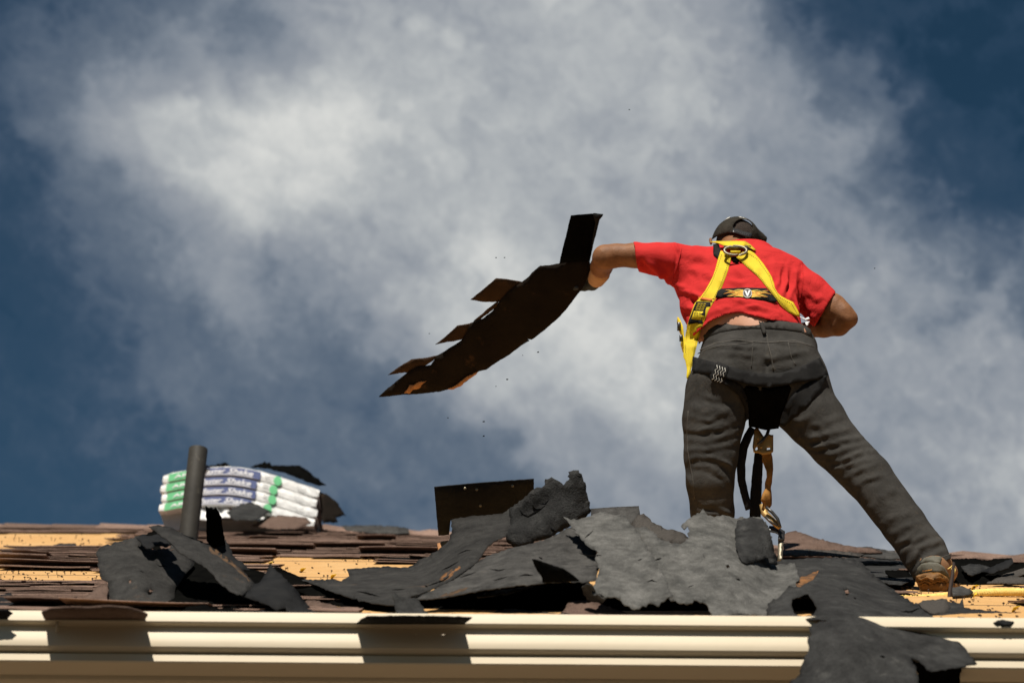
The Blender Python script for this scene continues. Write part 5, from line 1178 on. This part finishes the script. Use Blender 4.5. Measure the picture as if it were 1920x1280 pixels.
# pad, neck loop and D-ring
sheet('back_pads_and_shade', [(1337, 458), (1347, 456), (1352, 470), (1348, 484), (1344, 483), (1338, 478)], on(sb, .012, 3), M['web'], .012, 6, 0, 0, parent=har)
sheet('back_pads_and_shade', [(1371, 474), (1386, 474), (1389, 488), (1382, 494), (1374, 490)], on(sb, .008, 3), M['black'], .006, 6, 0, 0, parent=har)  # shadow under the D-ring, added as a black piece between the straps
sheet('back_pads_and_shade', [(1395, 459), (1408, 461), (1410, 470), (1400, 472)], on(sb, .012, 3), M['web'], .010, 6, 0, 0, parent=har)
sheet('neck_loop', [(1331, 453), (1345, 452), (1360, 452), (1380, 451.5), (1397, 452), (1407, 458), (1418, 469), (1413, 468), (1403, 462), (1396, 461), (1390, 463), (1362, 463), (1355, 459), (1345, 455)],
      [(1331, 453, 6.47), (1380, 451, 6.44), (1418, 469, 6.40), (1375, 463, 6.385), (1397, 455, 6.425)], M['yellow'], .003, 6, 0, 0, parent=har)
def ringmesh(cx, cy, a_, b_, w_px, Y0, tilt, nm, mt, par, fl_=.45, deg0=0, deg1=360):
    pts = []
    for k in range(33):
        th = R_(deg0 + (deg1 - deg0) * k / 32); pts.append(P(cx + a_ * math.cos(th), cy + b_ * math.sin(th), Y0 + tilt * math.sin(th)))
    mm_ = MB(); mm_.tube(pts, w_px * mpp(6.45), 10, caps=False, flat=fl_); return mm_.build(nm, mt, par)
ringmesh(1379, 470, 21, 8.5, 2.9, 6.376, -.008, 'd_ring', M['metal'], har, 1.0)
mm = MB(); mm.tube([P(1357, 463, 6.385), P(1379, 464.5, 6.380), P(1401, 463, 6.385)], .006, 10, caps=True); mm.build('d_ring_bar', M['metal'], har)
mm = MB(); mm.box(P(1379, 473, 6.385), cR * .018, cU * .006, cF * .006); mm.build('ring_keeper', M['yellow'], har)
# leg straps
T2 = lambda l, sm=3: on(tb, l, sm)
st_ = sheet('seat_strap', [(1299, 668), (1320, 674), (1341, 679), (1370, 687), (1396, 694), (1420, 699), (1442, 700.5), (1465, 698), (1490, 691), (1515, 681), (1537, 670), (1547, 688), (1553, 702), (1535, 711), (1500, 716), (1470, 722), (1440, 726), (1405, 722), (1370, 711), (1335, 702), (1314, 700), (1297, 694)], T2(.010), M['web'], .003, 8, 0, 0, parent=har)
sheet('thigh_strap', [(1330, 702), (1350, 700), (1372, 708), (1392, 724), (1402, 748), (1405, 780), (1398, 790), (1396, 765), (1386, 742), (1370, 728), (1350, 716)], T2(.007), M['web'], .003, 8, 0, 0, parent=har)
sheet('thigh_strap', [(1535, 706), (1553, 702), (1540, 728), (1515, 760), (1490, 782), (1470, 800), (1462, 795), (1468, 770), (1482, 745), (1505, 722)], T2(.007), M['web'], .003, 8, 0, 0, parent=har)
sheet('crotch_shade', [(1392, 722), (1440, 727), (1486, 720), (1478, 745), (1466, 775), (1460, 803), (1435, 806), (1404, 799), (1402, 765)], T2(.006), M['black'], .003, 9, 0, 0, parent=har)  # added black patch: the shade at the crotch is in its colour
stb = surf(st_)
pt = sheet('stitched_patch', [(1345, 677), (1367, 687), (1366, 694), (1357, 720), (1332, 711), (1331, 706)], on(stb, .005, 2), M['web'], .003, 6, 0, 0, parent=har)
ptb = surf(pt)
mm = MB()
for k in range(4):
    zz = [(1344 + k * 5 - j * 1.6, 684 + j * 4.6 + (2 if (j % 2) else 0) + k * 1.8) for j in range(7)]
    zz = [(a + (3 if j % 2 else 0), c_) for j, (a, c_) in enumerate(zz)]
    q = np.array(zz); Yq = on(ptb, .0015)(q[:, 0], q[:, 1]); mm.tube(list(P(q[:, 0], q[:, 1], Yq)), .0011, 5)
mm.build('zigzag_stitching', M['stitch'], pt)
mm = MB(); ring = [P(1527 + 4.5 * math.cos(a), 654 + 6 * math.sin(a), 6.44) for a in np.linspace(0, 2 * math.pi, 17)]; mm.tube(ring, .0025, 6, caps=False); mm.build('side_loop', M['web'], har)
sheet('paper_tag', [(1499, 593), (1510, 597), (1516, 594), (1519, 598), (1510, 601)], [(1499, 593, 6.36), (1519, 598, 6.38), (1510, 601, 6.37)], M['text'], .001, 4, 0, 0, parent=har)
sheet('paper_tag', [(1510, 604), (1518, 602), (1516, 608), (1512, 611)], [(1510, 604, 6.37), (1518, 602, 6.38), (1512, 611, 6.37)], M['text'], .001, 4, 0, 0, parent=har)

# ---- boots
def boot(cx, cy, Y0, dx, dyaw, name='boot', vis=True):
    """heel centre in px; toe points away and to the side"""
    H = P(cx, cy, Y0); fwd = np.array((math.sin(dyaw), math.cos(dyaw), .33)); fwd /= np.linalg.norm(fwd); up = np.array((0, -.36, .93)); side = np.cross(fwd, up)
    shin = np.array((-.57, .05, .82)) if dx else np.array((0, -.1, 1.))
    bo_ = Body(.02)
    bo_.limb3([(H + shin * .085 + fwd * .05, .034, .036), (H + shin * .045 + fwd * .045, .037, .040), (H + up * .012 + fwd * .025, .043, .046)])
    bo_.limb3([(H + up * .018 + fwd * .02, .046, .046), (H + fwd * .10 + up * .03, .045, .045), (H + fwd * .19 + up * .0, .050, .034), (H + fwd * .235 - up * .01, .042, .028)], .02)
    v, F = bo_.mesh(.006, smooth=2)
    r = empty(name, (0, 0, 0)); r.parent = man; r.location = Vector(H) - Vector(man.location)
    link('upper', v, F, M['boot'], r)
    ub = bvh_of(v, F)
    # sole: outlined slab with lugs, heel raised towards the lens
    out = [(-.048, -.032), (-.052, 0), (-.048, .032), (-.02, .044), (.06, .038), (.14, .047), (.21, .048), (.262, .028), (.272, 0), (.262, -.028), (.21, -.048), (.14, -.045), (.06, -.036), (-.02, -.044)]
    mm_ = MB(); n = len(out); vs_ = []
    for h_, sc_ in ((-.028, 1.02), (-.040, 1.06), (-.052, 1.0), (-.058, .94)):
        for a, c_ in out: vs_.append(H + fwd * (a * sc_ + .012) + side * c_ * sc_ + up * h_)
    fs_ = [(j * n + i, (j + 1) * n + i, (j + 1) * n + (i + 1) % n, j * n + (i + 1) % n) for j in range(3) for i in range(n)] + [tuple(range(n)), tuple(3 * n + i for i in range(n))[::-1]]
    mm_.add(vs_, fs_)
    so = mm_.build('sole', M['sole'], r)
    mm_ = MB()
    for i in range(9):
        for j in (-1, 0, 1):
            a = -.03 + i * .033; p = H + fwd * a + side * (j * .026 + .004 * (i % 2)) - up * .062
            mm_.box(p, fwd * .010, side * .0095, up * .006)
    # wavy ribs on the rear of the raised heel
    mm_.build('lugs', M['sole'], so)
    return r, H, fwd, side, up, ub
bR = boot(1750, 1076, 6.215, 1, .40)
bL = boot(1338, 1082, 6.50, 0, -.15)
r, H, fwd, side, up, ub = bR
# olive rubber heel counter with its lettering, and raised wavy sole edge, both facing the lens
hb = on(ub, .006, 2)
ctr = sheet('heel_counter', [(1717, 1078), (1720, 1064), (1728, 1056), (1742, 1053), (1758, 1054), (1770, 1062), (1778, 1074), (1782, 1087), (1776, 1080), (1762, 1073), (1745, 1072), (1730, 1076), (1719, 1085)], hb, M['bootcollar'], .004, 5, 0, 0, parent=r)
sheet('collar', [(1724, 1056), (1733, 1045), (1750, 1041), (1766, 1043), (1764, 1056), (1750, 1053), (1735, 1053)], on(ub, .004, 1), M['bootcollar'], .004, 6, 0, 0, parent=r)
cbv = surf(ctr)
v2, f2 = text2d("Timberland", 1.0, .1, .02)
tx = 1729 + v2[:, 0] / v2[:, 0].max() * 18; ty = 1071.5 - (tx - 1729) * .18 - v2[:, 1] * 3.6
link('lettering', P(tx, ty, on(cbv, .0015)(tx, ty)), f2, M['flame'], ctr, smooth=False)
sv3 = sheet('raised_sole', [(1717, 1080), (1722, 1077), (1732, 1074), (1746, 1072), (1762, 1073), (1776, 1081), (1783, 1090), (1780, 1104), (1768, 1112), (1750, 1115), (1732, 1109), (1721, 1098)], [(1717, 1085, 6.19), (1783, 1090, 6.20), (1750, 1115, 6.24), (1750, 1085, 6.165), (1748, 1073, 6.17)], M['sole'], .012, 5, .5, .006, .22, parent=r)
svb = surf(sv3)
mm = MB()
for k in range(5):
    q = np.array([(1722 + k * 2 + i * (11.3 - k * .8) / 2, 1084 + k * 5.6 + 2.2 * math.sin(i * 1.6 + k)) for i in range(10)]); mm.tube(list(P(q[:, 0], q[:, 1], on(svb, .002)(q[:, 0], q[:, 1]))), .0036, 6)
mm.build('wavy_ribs', M['sole'], sv3)
mm = MB(); mm.tube([P(1771, 1070, 6.2), P(1782, 1063, 6.2), P(1788, 1056, 6.22), P(1791, 1068, 6.2), P(1788, 1080, 6.2)], .0016, 6); mm.tube([P(1788, 1056, 6.22), P(1784, 1066, 6.19), P(1787, 1078, 6.19)], .0016, 6); mm.build('lace', M['rope'], r)

# ---- gloves: the left one grips the edge of the strip
G = P(1104, 527, 6.84)
g = Body(.012)
g.limb3([(WR, .030, .028), (P(1110, 529, 6.83), .032, .026), (G, .040, .022)])
wr_dir = G - WR
for i, (oz, L) in enumerate(((.030, .070), (.010, .078), (-.010, .074), (-.028, .060))):
    a = G + cU * oz - cR * .018; k1 = a - cR * L * .45 - cF * .012; k2 = k1 - cR * L * .25 - cF * .022; k3 = k2 + cR * .012 - cF * .014
    g.limb3([(a, .012, .012), (k1, .011, .011), (k2, .0105, .0105), (k3, .009, .009)], .006)
a = G + cU * .01 - cR * .0; g.limb3([(a, .015, .015), (a - cF * .035 + cU * .008 - cR * .015, .0125, .0125), (a - cF * .05 - cR * .035 + cU * .012, .010, .010)], .008)
gv_, gF = g.mesh(.005, smooth=1); link('glove', gv_, gF, M['glove'], man)
gc = Body(.01); gc.limb3([(P(1125, 512, 6.715), .040, .036), (P(1118, 524, 6.78), .034, .031)]); v, F = gc.mesh(.005, smooth=1); go = link('glove_cuff', v, F, M['glovetan'], man)
mm = MB(); mm.tube([P(1108, 497, 6.72), P(1110, 506, 6.70), P(1118, 513, 6.69), P(1129, 515, 6.69), P(1138, 509, 6.70), P(1140, 503, 6.72)], .0035, 8); mm.build('cuff_band', M['plastic'], go)

# ================================================================== lanyard between the harness and the roof anchor
lan = empty('lanyard', P(1450, 985, 6.50), 'twisted brown and black safety lanyard hanging between the worker\'s legs', 'lanyard')
def strapm(pts, wpx, mt, nm, par, t=.004):
    return sheet(nm, band([(a, c_) for a, c_, _ in pts], wpx), [(a, c_, Y) for a, c_, Y in pts] + [(pts[0][0] + 9, pts[0][1], pts[0][2] + .01)], mt, t, 7, .3, .002, parent=par)
strapm([(1412, 802, 6.50), (1404, 815, 6.48), (1394, 840, 6.47), (1390, 870, 6.47), (1391, 900, 6.48), (1398, 930, 6.50), (1405, 955, 6.52)], [14, 15, 16, 15, 14, 13, 12], M['web'], 'black_strap', lan)
strapm([(1424, 845, 6.52), (1421, 880, 6.53), (1418, 925, 6.55), (1416, 985, 6.57)], [15, 18, 20, 20], M['web'], 'black_strap', lan)
cl_ = sheet('snap_hook', [(1415, 803), (1420, 800), (1432, 818), (1438, 812), (1446, 815), (1450, 815), (1450, 845), (1444, 850), (1430, 852), (1424, 848), (1413, 846), (1411, 836), (1413, 820)], [(1415, 803, 6.47), (1450, 815, 6.47), (1430, 850, 6.48)], M['goldmetal'], .010, 6, 0, .002, parent=lan,
      holes=[[(1438, 838), (1444, 837), (1445, 842), (1438, 843)], [(1417, 838), (1420, 836), (1421, 842), (1417, 844)]])
mm = MB(); mm.tube([P(1443, 800, 6.46), P(1438, 815, 6.455), P(1430, 825, 6.455), P(1421, 833, 6.455)], .006, 8); mm.build('gate_lever', M['plastic'], cl_)
mm = MB()
for a, c_ in ((1421, 822), (1427, 838)): mm.tube([P(a, c_, 6.462), P(a, c_, 6.45)], .0055, 10)
mm.build('rivets', M['goldmetal'], cl_)
ow = [(1438, 846, 16), (1440, 862, 18), (1444, 880, 12), (1444, 893, 9), (1442, 905, 11), (1441, 915, 9), (1439, 926, 16), (1438, 938, 19), (1440, 946, 14), (1436, 956, 9)]
strapm([(a, c_, 6.49 + .01 * math.sin(i * 1.7)) for i, (a, c_, _) in enumerate(ow)], [w_ for *_, w_ in ow], M['tan'], 'twisted_webbing', lan, .006)
mm = MB(); mm.tube([P(1430, 945, 6.50), P(1434, 962, 6.50), P(1447, 975, 6.49), P(1458, 985, 6.49), P(1463, 990, 6.49)], [.012, .014, .013, .011, .008], 10, flat=.6); mm.build('lower_hook', M['goldmetal'], lan)
mm = MB(); mm.tube([P(1436, 950, 6.47), P(1448, 960, 6.47), P(1458, 972, 6.47), P(1462, 986, 6.47)], .006, 8); mm.tube([P(1434, 968, 6.47), P(1448, 980, 6.47), P(1458, 985, 6.47)], .004, 8); mm.build('hook_gate', M['plastic'], lan)
anc = empty('roof_anchor', P(1460, 1050, 6.9), 'bent steel roof anchor plate below the lanyard hook', 'roof anchor')
strapm([(1442, 990, 6.50), (1456, 992, 6.50), (1466, 998, 6.50), (1465, 1012, 6.49)], [10, 12, 13, 12], M['plastic'], 'black_sleeve', anc)
sheet('steel_plate', [(1459, 1008), (1470, 1005), (1469, 1020), (1467, 1048), (1458, 1052)], [(1459, 1008, 6.50), (1470, 1005, 6.50), (1462, 1052, 6.48)], M['metal'], .005, 8, 0, 0, parent=anc)
tag(sheet('steel_bracket', [(1787, 1052), (1791, 1054), (1790, 1075), (1786, 1100), (1784, 1132), (1776, 1134), (1778, 1110), (1783, 1080)], [(1787, 1052, 6.12), (1791, 1054, 6.12), (1780, 1134, 5.9)], M['nail'], .006, 7, .3, .001), 'narrow dark steel strip standing beside the right boot', 'bracket')
tag(sheet('felt_scrap', [(1786, 1100), (1800, 1098), (1818, 1103), (1825, 1109), (1815, 1114), (1800, 1116), (1786, 1116)], [(1786, 1100, 5.95), (1825, 1109, 5.95), (1800, 1116, 5.85)], M['felt_mid'], .005, 6, 1), 'small grey scrap lying over the rope by the right boot', 'felt scrap')

# ================================================================== the strip being thrown
strip = empty('shingle_strip', P(1100, 540, 6.80), 'long torn shingle strip swung out in the worker\'s left hand', 'shingle strip')
SD = [(x_, y_, 6.79 + (y_ - 530) * .0018 + (1100 - x_) * .0001 + o_) for x_, y_, o_ in ((712, 744, .02), (860, 700, .01), (990, 610, 0), (1100, 500, 0), (1085, 550, 0), (900, 560, .02), (960, 650, .02), (1050, 495, 0))]
main_ = [(1050, 494), (1066, 489), (1078, 488), (1100, 484), (1106, 492), (1108, 506), (1100, 524), (1092, 541), (1080, 556), (1062, 580), (1045, 598), (1022, 618), (1000, 635), (985, 643), (972, 652), (950, 668), (930, 680), (912, 693), (898, 696), (882, 709), (868, 719), (854, 727), (840, 730), (826, 734), (790, 738), (752, 740), (730, 743), (710, 744), (722, 733), (735, 722), (752, 708), (766, 697), (780, 688), (808, 685), (818, 668), (838, 656), (848, 650), (868, 636), (880, 612), (888, 603), (905, 598), (922, 585), (935, 566), (955, 545), (975, 531), (990, 520), (1000, 509), (1013, 499), (1030, 498)]
sheet('main_sheet', main_, SD, M['pack_dark'], .006, 14, .5, .003, parent=strip, holes=[[(986, 635), (992, 636), (998, 638), (992, 639)]])
f_sd = rbf(SD)
def onst(d): return lambda a, c_: f_sd(a, c_) + d
for tb_ in ([(882, 562), (893, 553), (908, 541), (930, 522), (950, 524), (978, 529), (968, 540), (945, 560), (935, 566), (905, 566)],
            [(816, 646), (832, 634), (848, 620), (857, 611), (880, 607), (902, 598), (898, 608), (880, 622), (868, 636), (850, 640), (838, 641)],
            [(727, 703), (745, 690), (762, 680), (771, 674), (800, 671), (822, 666), (812, 676), (790, 690), (775, 697), (758, 698)],
            [(888, 602), (900, 592), (920, 575), (936, 563), (930, 576), (912, 590), (898, 600)],
            [(808, 684), (820, 675), (846, 655), (858, 650), (850, 658), (832, 672), (818, 682)]):
    sheet('tab', tb_, onst(.004), M['tab'], .005, 8, .5, .002, parent=strip)
sheet('torn_paper', [(757, 737), (766, 726), (768, 721), (776, 722), (785, 716), (800, 714), (790, 722), (786, 728), (775, 730), (768, 738)], onst(-.006), M['edgewood'], .002, 5, 1, 0, parent=strip)
sheet('torn_paper', [(838, 730), (855, 722), (875, 706), (897, 696), (893, 702), (872, 716), (864, 724), (850, 730)], onst(-.007), M['edgewood'], .002, 5, .6, 0, parent=strip)
sheet('raised_flap', [(1049, 494), (1055, 466), (1063, 435), (1070, 405), (1095, 403), (1115, 401), (1131, 403), (1124, 412), (1120, 430), (1112, 460), (1106, 490), (1080, 490)], [(1049, 494, 6.72), (1070, 405, 6.54), (1131, 403, 6.52), (1106, 490, 6.715)], M['black'], .005, 10, .3, .002, parent=strip)
sheet('raised_flap_edge', [(1112, 402), (1131, 403), (1124, 413), (1121, 425), (1113, 455), (1108, 470), (1112, 440), (1116, 418)], [(1112, 402, 6.518), (1131, 403, 6.512), (1108, 470, 6.66)], M['felt_dark'], .003, 8, .3, .001, parent=strip)

CR = ['left one of the pair above the strip', 'right one of the pair above the strip', 'just below the lower edge of the strip', 'under the middle of the strip, left of another crumb', 'right below the lower half of the strip', 'upper of the two above the standing black sheet', 'lower of the two above the standing black sheet', 'lone one below the tip of the strip', 'highest one, high above the worker\'s hand', 'left of the strip\'s teeth', 'right of the worker\'s right shoulder', 'beside the torn brown edge of the strip']
# crumbs knocked loose, each in the air
for i, (a, c_, sz) in enumerate([(930, 483, 1.3), (946, 483, 1.3), (1009, 660, 1.6), (980, 666, .9), (951, 711, 1.7), (907, 790, 1.7), (907, 817, 1.5), (840, 783, 1.2), (1180, 206, 1.3), (805, 625, 1.1), (1640, 503, 1.2), (930, 724, 1.0)]):
    p = P(a, c_, 6.8 + .1 * math.sin(i * 3)); k = sz * mpp(6.8); mm = MB(); mm.box(p, np.array((1, .3, .2)) * k, np.array((-.2, .5, .3)) * k, np.array((.1, -.3, .8)) * k * .8)
    tag(mm.build('shingle_crumb', M['black'], smooth=False), 'tiny dark crumb in the sky, ' + CR[i], 'crumb', 'crumbs flying in front of the sky')
